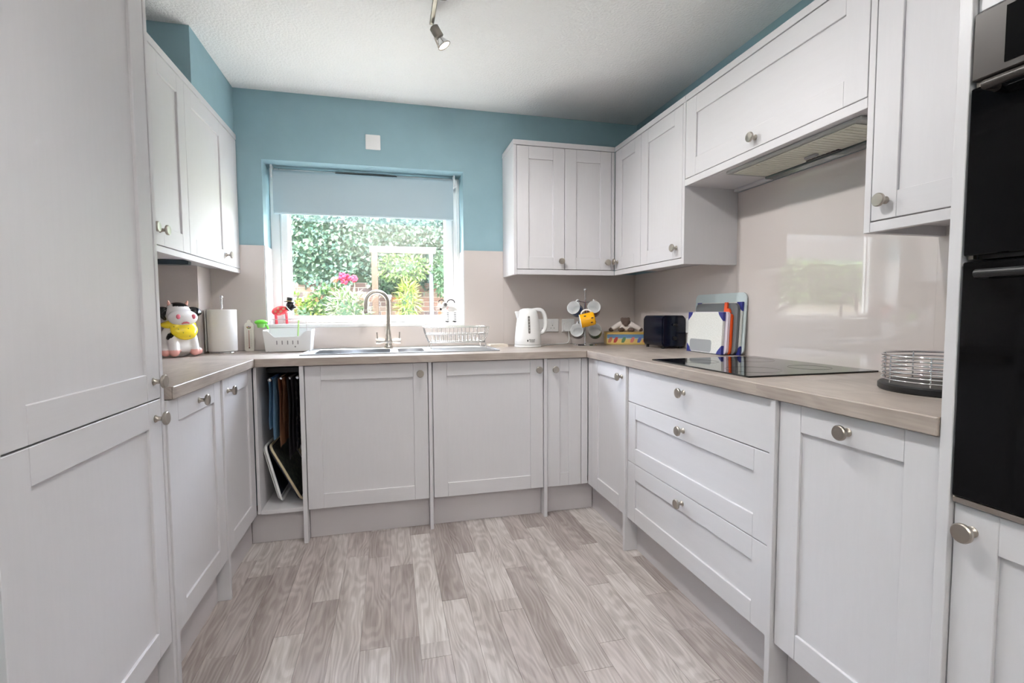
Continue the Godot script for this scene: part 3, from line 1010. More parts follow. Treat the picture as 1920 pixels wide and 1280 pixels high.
	var cl := solo("folded_dishcloth", MB.new().prism(rounded(-0.058, 0.058, 0.0, 0.009, 0.004), 0.085, Transform3D(Basis(), Vector3(0, 0, -0.04))).prism(rounded(-0.055, 0.057, 0.0095, 0.017, 0.0035), 0.08, Transform3D(Basis(), Vector3(0, 0, -0.038)), true), mat("cloth_cream", c255(232, 222, 210), 0.9), "small folded cream dishcloth on the worktop beside the dish rack", "cloth", Vector3(1.845, T, 0.13))
	cl.rotation.y = 0.12


# ------------------------------------------------------------------ ornaments and things left of the sink
func left_counter_things() -> void:
	var white := lin(240, 236, 234)
	var black := lin(18, 16, 18)
	var pink := lin(240, 178, 168)
	# ceramic cow jar (local: faces +z, base at y = 0)
	var cow := thing("cow_jar", "white ceramic cow jar with black patches and a yellow neckerchief", "jar", Vector3(0.186, T + 0.009, 0.325), "", 0.76)
	var glaze := mat("glaze", Color(1, 1, 1), 0.15)
	glaze.vertex_color_use_as_albedo = true
	var hoof := func(p: Vector3, c: Color, w: int) -> Color:
		if p.y < 0.028 and w >= 2 and w <= 5:
			return pink
		for s in [[Vector3(-0.050, 0.088, 0.036), 0.019, 1.35], [Vector3(0.074, 0.10, 0.0), 0.026, 1.2], [Vector3(-0.072, 0.085, -0.035), 0.02, 1.2], [Vector3(0.02, 0.08, -0.065), 0.03, 1.1]]:
			var d: Vector3 = p - s[0]
			d.y /= s[2]
			if d.length() < s[1]:
				return black
		if p.y > 0.240 and absf(p.x - 0.004) < 0.036 and p.z < 0.05:
			return black
		return c
	part(cow, "body", blob([
		{"c": Vector3(0, 0.075, -0.005), "r": Vector3(0.078, 0.088, 0.064), "col": white},
		{"c": Vector3(0, 0.036, 0.0), "r": Vector3(0.084, 0.033, 0.066), "col": white},
		{"a": Vector3(-0.045, 0.085, 0.035), "b": Vector3(-0.046, 0.018, 0.056), "ra": 0.022, "rb": 0.022, "col": white, "k": 0.008},
		{"a": Vector3(0.045, 0.085, 0.035), "b": Vector3(0.046, 0.018, 0.056), "ra": 0.022, "rb": 0.022, "col": white, "k": 0.008},
		{"a": Vector3(-0.066, 0.018, 0.0), "b": Vector3(-0.074, 0.016, 0.03), "ra": 0.02, "rb": 0.019, "col": white, "k": 0.008},
		{"a": Vector3(0.066, 0.018, 0.0), "b": Vector3(0.074, 0.016, 0.03), "ra": 0.02, "rb": 0.019, "col": white, "k": 0.008},
		{"c": Vector3(0, 0.205, 0.002), "r": Vector3(0.057, 0.052, 0.05), "col": white},
		{"c": Vector3(0, 0.240, -0.006), "r": Vector3(0.04, 0.018, 0.032), "col": white},
		{"c": Vector3(0, 0.184, 0.05), "r": Vector3(0.066, 0.04, 0.038), "col": white}], 0.0045, 0.016, hoof), glaze)
	for sx in [-1.0, 1.0]:
		part(cow, "ear", blob([{"c": Vector3(sx * 0.074, 0.215, 0.0), "r": Vector3(0.038, 0.023, 0.013), "turn": Vector3(0, 0, sx * -0.2), "col": black}, {"a": Vector3(sx * 0.08, 0.205, 0.004), "b": Vector3(sx * 0.062, 0.178, 0.01), "ra": 0.014, "rb": 0.007, "col": black}], 0.004, 0.01), glaze, "black ear")
		part(cow, "horn", MB.new().tube([Vector3(sx * 0.034, 0.24, 0.0), Vector3(sx * 0.04, 0.256, 0.002), Vector3(sx * 0.043, 0.268, 0.006)], [0.009, 0.007, 0.003], 10), mat("horn_pink", c255(242, 190, 172), 0.2))
		part(cow, "nostril", MB.new().ball(Vector3(sx * 0.034, 0.190, 0.0825), Vector3(0.010, 0.012, 0.004)), mat("nostril_pink", c255(214, 108, 122), 0.2))
		part(cow, "eye", MB.new().ball(Vector3(sx * 0.014, 0.224, 0.049), Vector3(0.0026, 0.0036, 0.0022), 8, 6), M.black_plastic)
	part(cow, "mouth", MB.new().tube([Vector3(-0.018, 0.155, 0.076), Vector3(-0.01, 0.160, 0.081), Vector3(0.002, 0.161, 0.082), Vector3(0.014, 0.158, 0.080)], [0.003, 0.005, 0.005, 0.003], 8), mat("mouth_pink", c255(186, 92, 104), 0.25))
	var sc := mat("scarf_yellow", c255(244, 216, 46), 0.2)
	var nk := part(cow, "neckerchief", blob([
		{"c": Vector3(0, 0.150, 0.0), "r": Vector3(0.077, 0.024, 0.067), "col": Color(1, 1, 1)},
		{"c": Vector3(0.004, 0.124, 0.050), "r": Vector3(0.062, 0.042, 0.022), "turn": Vector3(-0.25, 0, 0), "col": Color(1, 1, 1)},
		{"c": Vector3(0.006, 0.100, 0.062), "r": Vector3(0.042, 0.024, 0.014), "col": Color(1, 1, 1)}], 0.0045, 0.012), sc, "glossy yellow neckerchief")
	for p in [[-0.03, 0.130, 0.069], [0.012, 0.132, 0.074], [0.03, 0.12, 0.071], [-0.012, 0.112, 0.0755], [0.016, 0.094, 0.077], [-0.046, 0.142, 0.061]]:
		part(nk, "painted_dot", MB.new().ball(Vector3(p[0], p[1], p[2]), Vector3(0.0022, 0.0026, 0.0012), 8, 6), mat("dot_green", c255(96, 120, 70), 0.3))
	# kitchen roll on its holder
	var k := thing("kitchen_roll_holder", "chrome kitchen roll stand with a white paper roll near the corner", "kitchen roll", Vector3(0.322, T, 0.125))
	part(k, "base", MB.new().lathe([Vector2(0, 0), Vector2(0.068, 0), Vector2(0.07, 0.003), Vector2(0.066, 0.008), Vector2(0, 0.009)], 32), M.chrome)
	part(k, "pole", MB.new().lathe([Vector2(0.005, 0.009), Vector2(0.005, 0.296), Vector2(0.009, 0.299), Vector2(0.0095, 0.304), Vector2(0.007, 0.309), Vector2(0, 0.311)], 14), M.chrome)
	part(k, "paper_roll", MB.new().lathe([Vector2(0.02, 0.0095), Vector2(0.068, 0.0095), Vector2(0.07, 0.012), Vector2(0.071, 0.233), Vector2(0.069, 0.235), Vector2(0.02, 0.235), Vector2(0.02, 0.0095)], 40), M.white_matt)
	part(k, "loose_sheet", MB.new().bx(-0.0725, -0.0712, 0.012, 0.233, -0.03, 0.036), M.white_matt)
	# wall thermometer
	var th := thing("thermometer", "white wall thermometer with a flower motif leaning behind the worktop", "thermometer", Vector3(0.428, T, 0.022))
	var poly := PackedVector2Array()
	for p in [[-0.021, 0.008], [-0.017, 0.0], [0.017, 0.0], [0.021, 0.008], [0.021, 0.145], [0.016, 0.158], [0.007, 0.163], [0.007, 0.172], [0.0, 0.177], [-0.007, 0.172], [-0.007, 0.163], [-0.016, 0.158], [-0.021, 0.145]]:
		poly.append(Vector2(p[0] * 1.15, p[1]))
	part(th, "plate", MB.new().prism(poly, 0.007), mat("thermo_white", c255(236, 232, 222), 0.35))
	part(th, "glass_tube", MB.new().tube([Vector3(0, 0.02, 0.0085), Vector3(0, 0.118, 0.0085)], 0.0022, 8), mat("tube_red", c255(196, 150, 140), 0.2))
	part(th, "bulb", MB.new().ball(Vector3(0, 0.018, 0.0085), Vector3(0.0038, 0.0038, 0.003), 10, 7), mat("bulb_brown", c255(110, 62, 50), 0.3))
	for i in 13:
		for sx in [-1.0, 1.0]:
			part(th, "scale_mark", MB.new().bx(sx * 0.0105 - 0.004, sx * 0.0105 + 0.004, 0.028 + i * 0.0072, 0.0288 + i * 0.0072, 0.007, 0.0073), mat("scale_brown", c255(150, 135, 125), 0.5))
	for f in [[-0.008, 0.135, 190, 150, 90], [0.0, 0.138, 150, 110, 140], [0.008, 0.135, 180, 120, 120], [-0.003, 0.13, 120, 140, 80], [0.005, 0.13, 120, 140, 80]]:
		part(th, "flower_motif", MB.new().ball(Vector3(f[0], f[1], 0.007), Vector3(0.004, 0.004, 0.0008), 10, 6), mat("motif_%d" % f[2], c255(f[2], f[3], f[4]), 0.5))
	# sink caddy
	var c := thing("sink_caddy", "white plastic sink caddy with cut-away front and slots", "caddy", Vector3(0.66, T, 0.125))
	var cw: Material = M.white_plastic
	var fp := PackedVector2Array()
	for p in [[-0.112, 0.004], [0.112, 0.004], [0.122, 0.118], [0.098, 0.118], [0.082, 0.108], [0.066, 0.088], [-0.066, 0.082], [-0.086, 0.104], [-0.1, 0.118], [-0.124, 0.118]]:
		fp.append(Vector2(p[0], p[1]))
	part(c, "front_wall", MB.new().prism(fp, 0.003, Transform3D(Basis(Vector3.RIGHT, 0.07), Vector3(0, 0, 0.058))), cw)
	var bp := PackedVector2Array([Vector2(-0.112, 0.004), Vector2(0.112, 0.004), Vector2(0.123, 0.128), Vector2(-0.125, 0.128)])
	part(c, "back_wall", MB.new().prism(bp, 0.003, Transform3D(Basis(Vector3.RIGHT, -0.05), Vector3(0, 0, -0.058))), cw)
	for sx in [-1.0, 1.0]:
		part(c, "end_wall", MB.new().bx(-0.0015, 0.0015, 0.004, 0.124, -0.058, 0.062, 0.001), cw).transform = Transform3D(Basis(Vector3.BACK, -sx * 0.09), Vector3(sx * 0.112, 0, 0))
	part(c, "bottom", MB.new().bx(-0.111, 0.111, 0.004, 0.008, -0.058, 0.06, 0.001), cw)
	for sx in [-1.0, 1.0]:
		for z in [-0.045, 0.048]:
			part(c, "foot", MB.new().lathe([Vector2(0.011, 0), Vector2(0.014, 0.006), Vector2(0.012, 0.012)], 14, Transform3D(Basis(), Vector3(sx * 0.098, 0, z))), mat("foot_grey", c255(176, 176, 180), 0.5))
	for x in [-0.055, -0.028, 0.0, 0.026, 0.052]:
		part(c, "slot", MB.new().prism(rounded(x - 0.0028, x + 0.0028, 0.042, 0.064, 0.0027), 0.0008, Transform3D(Basis(Vector3.RIGHT, 0.07), Vector3(0, 0, 0.0606))), M.grey_plastic)
	part(c, "badge", MB.new().ball(Vector3(0.038, 0.030, 0.0628), Vector3(0.005, 0.005, 0.001), 10, 6), M.grey_plastic)
	part(c, "wire_rail", MB.new().tube([Vector3(-0.112, 0.09, -0.045), Vector3(-0.108, 0.17, -0.045), Vector3(-0.102, 0.178, -0.045), Vector3(0.07, 0.182, -0.045), Vector3(0.08, 0.176, -0.045), Vector3(0.085, 0.09, -0.045)], 0.0016, 6), mat("wire_pink", c255(206, 196, 200), 0.3, 0.6))
	# things in the caddy
	var gl := mat("clear_plastic", Color(0.93, 0.97, 0.97, 0.25), 0.08)
	gl.transparency = BaseMaterial3D.TRANSPARENCY_ALPHA
	solo("plastic_tub", MB.new().lathe([Vector2(0.0, 0.0), Vector2(0.032, 0.0), Vector2(0.036, 0.07), Vector2(0.035, 0.07), Vector2(0.031, 0.003), Vector2(0, 0.003)], 20), gl, "clear plastic beaker standing in the white sink caddy", "beaker", Vector3(0.615, T + 0.009, 0.13))
	var sb := thing("washing_up_brush", "slim green-handled brush standing in the sink caddy", "brush", Vector3(0.70, T + 0.009, 0.12))
	part(sb, "handle", MB.new().tube([Vector3(0, 0.05, 0), Vector3(0.004, 0.11, 0.0), Vector3(0.008, 0.165, 0.002)], [0.0035, 0.004, 0.005], 10), mat("green_pale", c255(176, 214, 130), 0.4))
	part(sb, "head", MB.new().lathe([Vector2(0.0, 0.0), Vector2(0.013, 0.001), Vector2(0.012, 0.045), Vector2(0.006, 0.055), Vector2(0, 0.056)], 14), mat("bristle_green", c255(86, 130, 90), 0.8))
	solo("sponge", MB.new().bx(-0.03, 0.03, 0, 0.075, -0.013, 0.013, 0.004), mat("sponge_blue", c255(36, 84, 156), 0.95), "blue sponge at the right end of the sink caddy", "sponge", Vector3(0.737, T + 0.009, 0.135))
	var gb := thing("green_brush", "bright green scrubbing brush hanging over the left rim of the sink caddy", "brush", Vector3(0.515, 1.066, 0.125), "", 0.1)
	part(gb, "back", MB.new().ball(Vector3(0, 0.008, 0), Vector3(0.034, 0.014, 0.02), 18, 10), mat("green_bright", c255(118, 220, 70), 0.35))
	part(gb, "bristles", MB.new().lathe([Vector2(0.0, -0.022), Vector2(0.018, -0.022), Vector2(0.024, 0.0), Vector2(0, 0.0)], 18), mat("green_bristle", c255(150, 214, 120), 0.9))
	part(gb, "handle", MB.new().tube([Vector3(0.02, -0.002, 0), Vector3(0.03, -0.014, 0.0), Vector3(0.036, -0.03, 0.0)], [0.007, 0.006, 0.005], 10), mat("green_bright", c255(118, 220, 70), 0.35))
	# sheep ornament on the sill
	var red := lin(222, 58, 66)
	var rose := lin(196, 140, 110)
	var sheep := thing("sheep_ornament", "red spotted sheep ornament with black face and black hat on the sill", "ornament", Vector3(0.60, 1.06, -0.05))
	var enamel := mat("enamel", Color(1, 1, 1), 0.25)
	enamel.vertex_color_use_as_albedo = true
	var spots := func(p: Vector3, cc: Color, w: int) -> Color:
		if w != 0:
			return cc
		return rose if sin(p.x * 210.0 + 1.0) * sin(p.y * 190.0) * sin(p.z * 170.0 + 0.7) > 0.22 else cc
	part(sheep, "body", blob([{"c": Vector3(-0.022, 0.078, 0), "r": Vector3(0.046, 0.027, 0.028), "turn": Vector3(0, 0, 0.22), "col": red}], 0.004, 0.006, spots), enamel)
	part(sheep, "head", blob([{"c": Vector3(0.038, 0.105, 0.01), "r": Vector3(0.025, 0.031, 0.023), "turn": Vector3(0, 0, -0.2), "col": lin(16, 15, 18)}, {"a": Vector3(0.052, 0.1, 0.018), "b": Vector3(0.066, 0.098, 0.022), "ra": 0.007, "rb": 0.006, "col": lin(16, 15, 18), "k": 0.006}], 0.004, 0.006), enamel, "glossy black head")
	part(sheep, "collar", MB.new().tube(ring_points(Vector3(0.027, 0.092, 0.008), 0.023, Basis(Vector3.BACK, -0.9), 16), 0.003, 8, true), M.white_gloss)
	var hat := part(sheep, "hat", MB.new().lathe([Vector2(0, 0), Vector2(0.03, 0.0), Vector2(0.031, 0.003), Vector2(0.017, 0.006), Vector2(0.0165, 0.026), Vector2(0.018, 0.028), Vector2(0, 0.03)], 20, Transform3D(Basis(Vector3.BACK, -0.1), Vector3(0.034, 0.127, 0.008))), M.black_plastic, "black brimmed hat")
	part(hat, "hat_band", MB.new().tube(ring_points(Vector3(0.0345, 0.134, 0.008), 0.0175, Basis(Vector3.BACK, -0.1), 18), 0.0015, 6, true), mat("band_gold", c255(222, 200, 120), 0.3))
	for e in [[0.058, 0.118], [0.062, 0.125]]:
		part(sheep, "eye", MB.new().ball(Vector3(e[0], e[1], 0.022), Vector3(0.0045, 0.0045, 0.004), 10, 7), M.white_gloss)
	for lx in [[-0.045, 0.015], [-0.045, -0.014], [0.012, 0.015], [0.012, -0.014]]:
		part(sheep, "leg", MB.new().tube([Vector3(lx[0], 0.066, lx[1]), Vector3(lx[0] + 0.002, 0.03, lx[1]), Vector3(lx[0] + 0.003, 0.0, lx[1])], [0.0048, 0.004, 0.005], 8), mat("leg_red", c255(206, 62, 74), 0.3))
	# white dog-like ornament on the right end of the sill
	mat("stripe_dark", c255(60, 58, 62), 0.7, 0.0, 0.2)
	var matt_black := mat("matt_black", c255(16, 16, 18), 0.8, 0.0, 0.15)
	var wh := lin(190, 188, 186)
	var gy := lin(120, 120, 124)
	var dog := thing("animal_ornament", "white spotted animal ornament with striped legs at the right end of the sill", "ornament", Vector3(1.575, 1.06, -0.05))
	var dots := func(p: Vector3, cc: Color, w: int) -> Color:
		return lin(206, 120, 120) if w == 0 and p.x < -0.008 and sin(p.x * 260.0) * sin(p.y * 240.0) > 0.35 else cc
	part(dog, "body", blob([{"c": Vector3(0.012, 0.085, 0), "r": Vector3(0.036, 0.024, 0.025), "turn": Vector3(0, 0, -0.15), "col": wh}], 0.004, 0.006, dots), enamel)
	part(dog, "head", blob([{"c": Vector3(-0.03, 0.108, 0.01), "r": Vector3(0.018, 0.022, 0.018), "col": wh}, {"a": Vector3(-0.036, 0.095, 0.014), "b": Vector3(-0.052, 0.085, 0.018), "ra": 0.012, "rb": 0.007, "col": wh, "k": 0.01}], 0.004, 0.008), enamel)
	part(dog, "nose", MB.new().ball(Vector3(-0.056, 0.084, 0.02), Vector3(0.0075, 0.007, 0.007), 10, 7), matt_black)
	part(dog, "eye_ring", MB.new().tube(ring_points(Vector3(-0.028, 0.112, 0.027), 0.0085, Basis(Vector3.RIGHT, PI / 2), 14), 0.0022, 6, true), M.stripe_dark)
	part(dog, "eye", MB.new().ball(Vector3(-0.028, 0.112, 0.027), Vector3(0.0035, 0.0045, 0.003), 8, 6), matt_black)
	for s in [[-0.05, 0.14, 0.022], [0.01, 0.135, 0.03]]:
		var q := []
		for i in 9:
			var a := PI * i / 8.0
			q.append(Vector3(s[0] + s[2] * cos(a) * 0.8, s[1] + s[2] * 0.7 * sin(a) - 0.012, 0.005))
		part(dog, "curl", MB.new().tube(q, 0.0032, 8), M.stripe_dark, "curled grey horn")
	for lx in [[-0.012, 0.014], [-0.012, -0.014], [0.035, 0.014], [0.035, -0.014]]:
		var lg := part(dog, "leg", MB.new().tube([Vector3(lx[0], 0.075, lx[1]), Vector3(lx[0], 0.004, lx[1])], 0.0052, 8), M.white_gloss)
		for i in 5:
			part(lg, "stripe", MB.new().tube([Vector3(lx[0], 0.014 + i * 0.011, lx[1]), Vector3(lx[0], 0.018 + i * 0.011, lx[1])], 0.0056, 8), mat("stripe_grey", c255(52, 50, 54), 0.7, 0.0, 0.2))
		part(lg, "shoe", MB.new().ball(Vector3(lx[0] - 0.003, 0.0045, lx[1]), Vector3(0.011, 0.0045, 0.008), 10, 7), matt_black)


func ring_points(cen: Vector3, r: float, b: Basis, k: int) -> Array:
	var q := []
	for i in k:
		var a := TAU * i / k
		q.append(cen + b * Vector3(cos(a) * r, 0, sin(a) * r))
	return q


# ------------------------------------------------------------------ things right of the sink
func socket_plate(label: String, at: Vector3, turn: float, w: float, rockers: int) -> Node3D:
	var s := thing("wall_socket", label, "socket", at, "", turn)
	part(s, "plate", MB.new().bx(-w / 2, w / 2, -0.043, 0.043, 0, 0.009, 0.003), M.white_plastic)
	for i in rockers:
		var x := (i - (rockers - 1) / 2.0) * 0.06
		part(s, "rocker", MB.new().bx(x - 0.008, x + 0.008, 0.012, 0.032, 0.009, 0.013, 0.002), M.white_gloss)
		for h in [[0.0, 0.0, 0.0035, 0.007], [-0.011, -0.018, 0.006, 0.003], [0.011, -0.018, 0.006, 0.003]]:
			part(s, "pin_hole", MB.new().bx(x + h[0] - h[2] / 2, x + h[0] + h[2] / 2, h[1] - h[3] / 2, h[1] + h[3] / 2, 0.009, 0.0093), M.dark_slot)
	return s


func mug(called: String, label: String, col: Color, at: Vector3, basis_: Basis) -> Node3D:
	# local: axis y, mouth up, handle towards +x
	var m := thing(called, label, "mug", at, "mugs on the mug tree")
	m.basis = basis_
	part(m, "body", MB.new().lathe([Vector2(0, -0.044), Vector2(0.034, -0.044), Vector2(0.039, -0.04), Vector2(0.041, -0.03), Vector2(0.041, 0.042)], 32), mat("mug_" + label.substr(0, 6), col, 0.15))
	part(m, "interior", MB.new().lathe([Vector2(0.041, 0.042), Vector2(0.0405, 0.045), Vector2(0.039, 0.0455), Vector2(0.0375, 0.043), Vector2(0.0375, -0.03), Vector2(0.033, -0.037), Vector2(0, -0.038)], 32), M.white_gloss, "white glazed inside")
	var q := []
	for i in 11:
		var a := -PI * 0.42 + PI * 0.84 * i / 10.0
		q.append(Vector3(0.034 + 0.027 * cos(a), 0.031 * sin(a), 0))
	part(m, "handle", MB.new().tube(q, 0.005, 10), M.white_gloss)
	return m


func right_counter_things() -> void:
	# kettle
	var k := thing("kettle", "white plastic jug kettle beside the sockets", "kettle", Vector3(2.022, T, 0.205))
	part(k, "base_plate", MB.new().lathe([Vector2(0, 0), Vector2(0.08, 0), Vector2(0.083, 0.004), Vector2(0.082, 0.014), Vector2(0, 0.015)], 40), M.white_plastic)
	part(k, "jug", MB.new().lathe([Vector2(0, 0.0155), Vector2(0.079, 0.016), Vector2(0.081, 0.022), Vector2(0.079, 0.06), Vector2(0.073, 0.12), Vector2(0.066, 0.17), Vector2(0.061, 0.2), Vector2(0.056, 0.215), Vector2(0.046, 0.226), Vector2(0.03, 0.233), Vector2(0, 0.236)], 48), M.white_plastic)
	var sp := PackedVector2Array([Vector2(-0.05, 0.15), Vector2(-0.066, 0.175), Vector2(-0.079, 0.214), Vector2(-0.072, 0.218), Vector2(-0.045, 0.216)])
	part(k, "spout", MB.new().prism(sp, 0.034, Transform3D(Basis(), Vector3(0, 0, -0.017)), true), M.white_plastic)
	var hp := []
	for p in [[0.03, 0.222], [0.06, 0.226], [0.086, 0.222], [0.104, 0.2], [0.113, 0.165], [0.114, 0.13], [0.108, 0.105], [0.094, 0.088], [0.072, 0.082]]:
		hp.append(Vector3(p[0], p[1], 0))
	part(k, "handle", MB.new().tube(smooth_path(hp, 3), 0.0125, 14), M.white_plastic)
	part(k, "water_gauge", MB.new().prism(rounded(-0.0062, 0.0062, 0.085, 0.19, 0.006), 0.0012, Transform3D(Basis(Vector3.RIGHT, -0.13), Vector3(-0.012, 0.0, 0.0895))), mat("gauge_grey", c255(120, 116, 114), 0.25))
	for i in 5:
		part(k, "gauge_mark", MB.new().bx(-0.015, -0.009, 0.1 + i * 0.018, 0.102 + i * 0.018, 0.0, 0.0006).bx(-0.0001, 0.0001, 0.1, 0.1001, 0, 0.0001), M.white_matt).position = Vector3(0, 0.0, 0.0912 - (0.1 + i * 0.018) * 0.128)
	var words := ["Russell", "Hobbs"]
	for i in 2:
		var tm := TextMesh.new()
		tm.text = words[i]
		tm.font_size = 18
		tm.pixel_size = 0.0006
		tm.depth = 0.0004
		var tx := part(k, "lettering", tm, M.dark_slot)
		tx.position = Vector3(0.004, 0.047 - i * 0.0105, 0.0805)
		tx.rotation.x = -0.05
	part(k, "logo_mark", MB.new().prism(rounded(-0.0035, 0.0035, 0.035, 0.048, 0.003), 0.0006, Transform3D(Basis(Vector3.RIGHT, -0.05), Vector3(-0.022, 0, 0.0792))), M.dark_slot)
	# sockets
	socket_plate("white double socket just right of the kettle", Vector3(2.215, 1.034, 0.0062), 0.0, 0.146, 2)
	socket_plate("white socket holding the kettle plug beside the mug tree", Vector3(2.355, 1.032, 0.0062), 0.0, 0.088, 0)
	var pg := thing("plug", "white plug with its cable hanging down to the worktop", "plug", Vector3(2.345, 1.022, 0.0157))
	part(pg, "plug_body", MB.new().prism(rounded(-0.026, 0.026, -0.026, 0.026, 0.008), 0.03), M.white_plastic)
	part(pg, "cable", MB.new().tube(smooth_path([Vector3(0.006, -0.024, 0.018), Vector3(0.008, -0.06, 0.02), Vector3(0.006, -0.088, 0.022), Vector3(-0.012, -0.1055, 0.026), Vector3(-0.08, -0.108, 0.04), Vector3(-0.17, -0.1085, 0.1), Vector3(-0.24, -0.1085, 0.15)], 4), 0.0032, 8), M.white_plastic)
	socket_plate("white socket on the right wall between the toaster and chopping boards", Vector3(W - 0.0062, 1.04, 0.665), -PI / 2, 0.086, 1)
	# mug tree
	var t := thing("mug_tree", "chrome mug tree on the worktop holding five mugs", "mug tree", Vector3(2.398, T, 0.20))
	part(t, "base", MB.new().lathe([Vector2(0, 0), Vector2(0.074, 0), Vector2(0.076, 0.004), Vector2(0.07, 0.010), Vector2(0.02, 0.013), Vector2(0.008, 0.018), Vector2(0, 0.018)], 36), M.chrome)
	part(t, "pole", MB.new().lathe([Vector2(0.0055, 0.015), Vector2(0.0055, 0.337), Vector2(0.007, 0.341), Vector2(0.0115, 0.346), Vector2(0.012, 0.353), Vector2(0.008, 0.36), Vector2(0, 0.362)], 16), M.chrome)
	var arms := [[0.272, Vector3(-0.85, 0.08, 0.45)], [0.272, Vector3(0.75, 0.08, 0.65)], [0.222, Vector3(-0.3, 0.1, 0.95)], [0.138, Vector3(-0.75, 0.1, 0.65)], [0.138, Vector3(0.7, 0.1, 0.7)], [0.222, Vector3(0.1, 0.1, -0.9)]]
	for a in arms:
		var d: Vector3 = a[1].normalized()
		var o := Vector3(0, a[0], 0)
		part(t, "arm", MB.new().tube([o, o + d * 0.05, o + d * 0.075 + Vector3(0, 0.006, 0)], 0.0032, 8), M.chrome)
	# each: mouth direction and handle direction
	var set_up := func(mouth: Vector3, up: Vector3) -> Basis:
		var yy := mouth.normalized()
		var xx := (up - yy * up.dot(yy)).normalized()
		return Basis(xx, yy, xx.cross(yy))
	mug("mug", "blue mug hanging at the upper left of the mug tree", c255(62, 88, 130), Vector3(2.322, 1.136, 0.232), set_up.call(Vector3(-0.62, 0.28, 0.75), Vector3(0.25, 1, 0)))
	mug("mug", "dark red mug hanging at the upper right of the mug tree", c255(118, 44, 44), Vector3(2.440, 1.136, 0.235), set_up.call(Vector3(-0.3, 0.35, 0.85), Vector3(0.0, 1, 0)))
	var ym := mug("mug", "yellow mug with bees hanging in the middle of the mug tree", c255(246, 178, 16), Vector3(2.362, 1.074, 0.325), set_up.call(Vector3(-0.86, -0.2, -0.3), Vector3(-0.22, 1, 0)))
	mug("mug", "dark grey mug hanging at the lower left of the mug tree", c255(70, 70, 84), Vector3(2.335, 0.999, 0.232), set_up.call(Vector3(-0.45, 0.25, 0.85), Vector3(0.0, 1, 0)))
	mug("mug", "green mug hanging at the lower right of the mug tree", c255(70, 104, 70), Vector3(2.450, 0.999, 0.235), set_up.call(Vector3(-0.4, 0.3, 0.85), Vector3(0.0, 1, 0)))
	for b in [[0.85, 0.012], [2.0, -0.02], [1.35, -0.028]]:
		var an: float = b[0]
		for s in [-1.0, 1.0]:
			part(ym, "bee", MB.new().ball(Vector3(cos(an) * 0.0412, b[1], s * sin(an) * 0.0412), Vector3(0.004, 0.0075, 0.004), 8, 6), mat("bee_brown", c255(70, 44, 16), 0.4))
	# tin with beach print and a soft toy on it
	var tin := thing("storage_tin", "yellow-lidded tin printed with beach chairs in the corner", "tin", Vector3(2.695, T, 0.145), "", -0.33)
	var im := Image.create(256, 80, false, Image.FORMAT_RGB8)
	im.fill(c255(226, 196, 120))
	im.fill_rect(Rect2i(0, 0, 256, 34), c255(104, 142, 178))
	im.fill_rect(Rect2i(0, 28, 256, 8), c255(170, 190, 196))
	var chairs := [[46, 178, 60, 52], [100, 110, 150, 110], [160, 206, 120, 110], [208, 96, 108, 170], [8, 200, 120, 90], [244, 214, 140, 100]]
	for ch in chairs:
		for yy in 44:
			for xx in 38:
				if absi(xx - 19 + (yy - 22) / 3) < 13 - absi(yy - 22) / 5:
					var pxx: int = clampi(ch[0] - 6 + xx, 0, 255)
					var stripe := 1.15 if (xx / 3) % 2 == 0 and ch[0] >= 160 else 1.0
					im.set_pixel(pxx, 22 + yy, Color(minf(1, ch[1] / 255.0 * stripe), minf(1, ch[2] / 255.0 * stripe), minf(1, ch[3] / 255.0 * stripe)))
	im.fill_rect(Rect2i(0, 74, 256, 6), c255(206, 176, 96))
	var tp := mat("tin_print", Color(1, 1, 1), 0.35)
	tp.albedo_texture = ImageTexture.create_from_image(im)
	part(tin, "body", MB.new().prism(rounded(-0.122, 0.122, -0.075, 0.0755, 0.004), 0.066, Transform3D(Basis(Vector3.RIGHT, -PI / 2), Vector3.ZERO), true), mat("tin_yellow", c255(206, 172, 96), 0.35))
	var fr := MB.new()
	fr.quad(Vector3(-0.118, 0.002, 0.0758), Vector3(0.118, 0.002, 0.0758), Vector3(0.118, 0.066, 0.0758), Vector3(-0.118, 0.066, 0.0758), Vector3.BACK)
	part(tin, "front_print", fr, tp, "printed beach scene with deck chairs")
	part(tin, "lid", MB.new().prism(rounded(-0.125, 0.125, -0.078, 0.078, 0.017), 0.014, Transform3D(Basis(Vector3.RIGHT, -PI / 2), Vector3(0, 0.0662, 0)), true), mat("tin_yellow", c255(206, 172, 96), 0.35))
	var br := lin(104, 88, 80)
	var kn := lin(226, 216, 212)
	var bear := thing("teddy_bear", "small brown soft toy in a white cardigan slumped on the tin", "soft toy", Vector3(2.70, T + 0.0805, 0.15), "", -0.33)
	var plush := mat("plush", Color(1, 1, 1), 0.95)
	plush.vertex_color_use_as_albedo = true
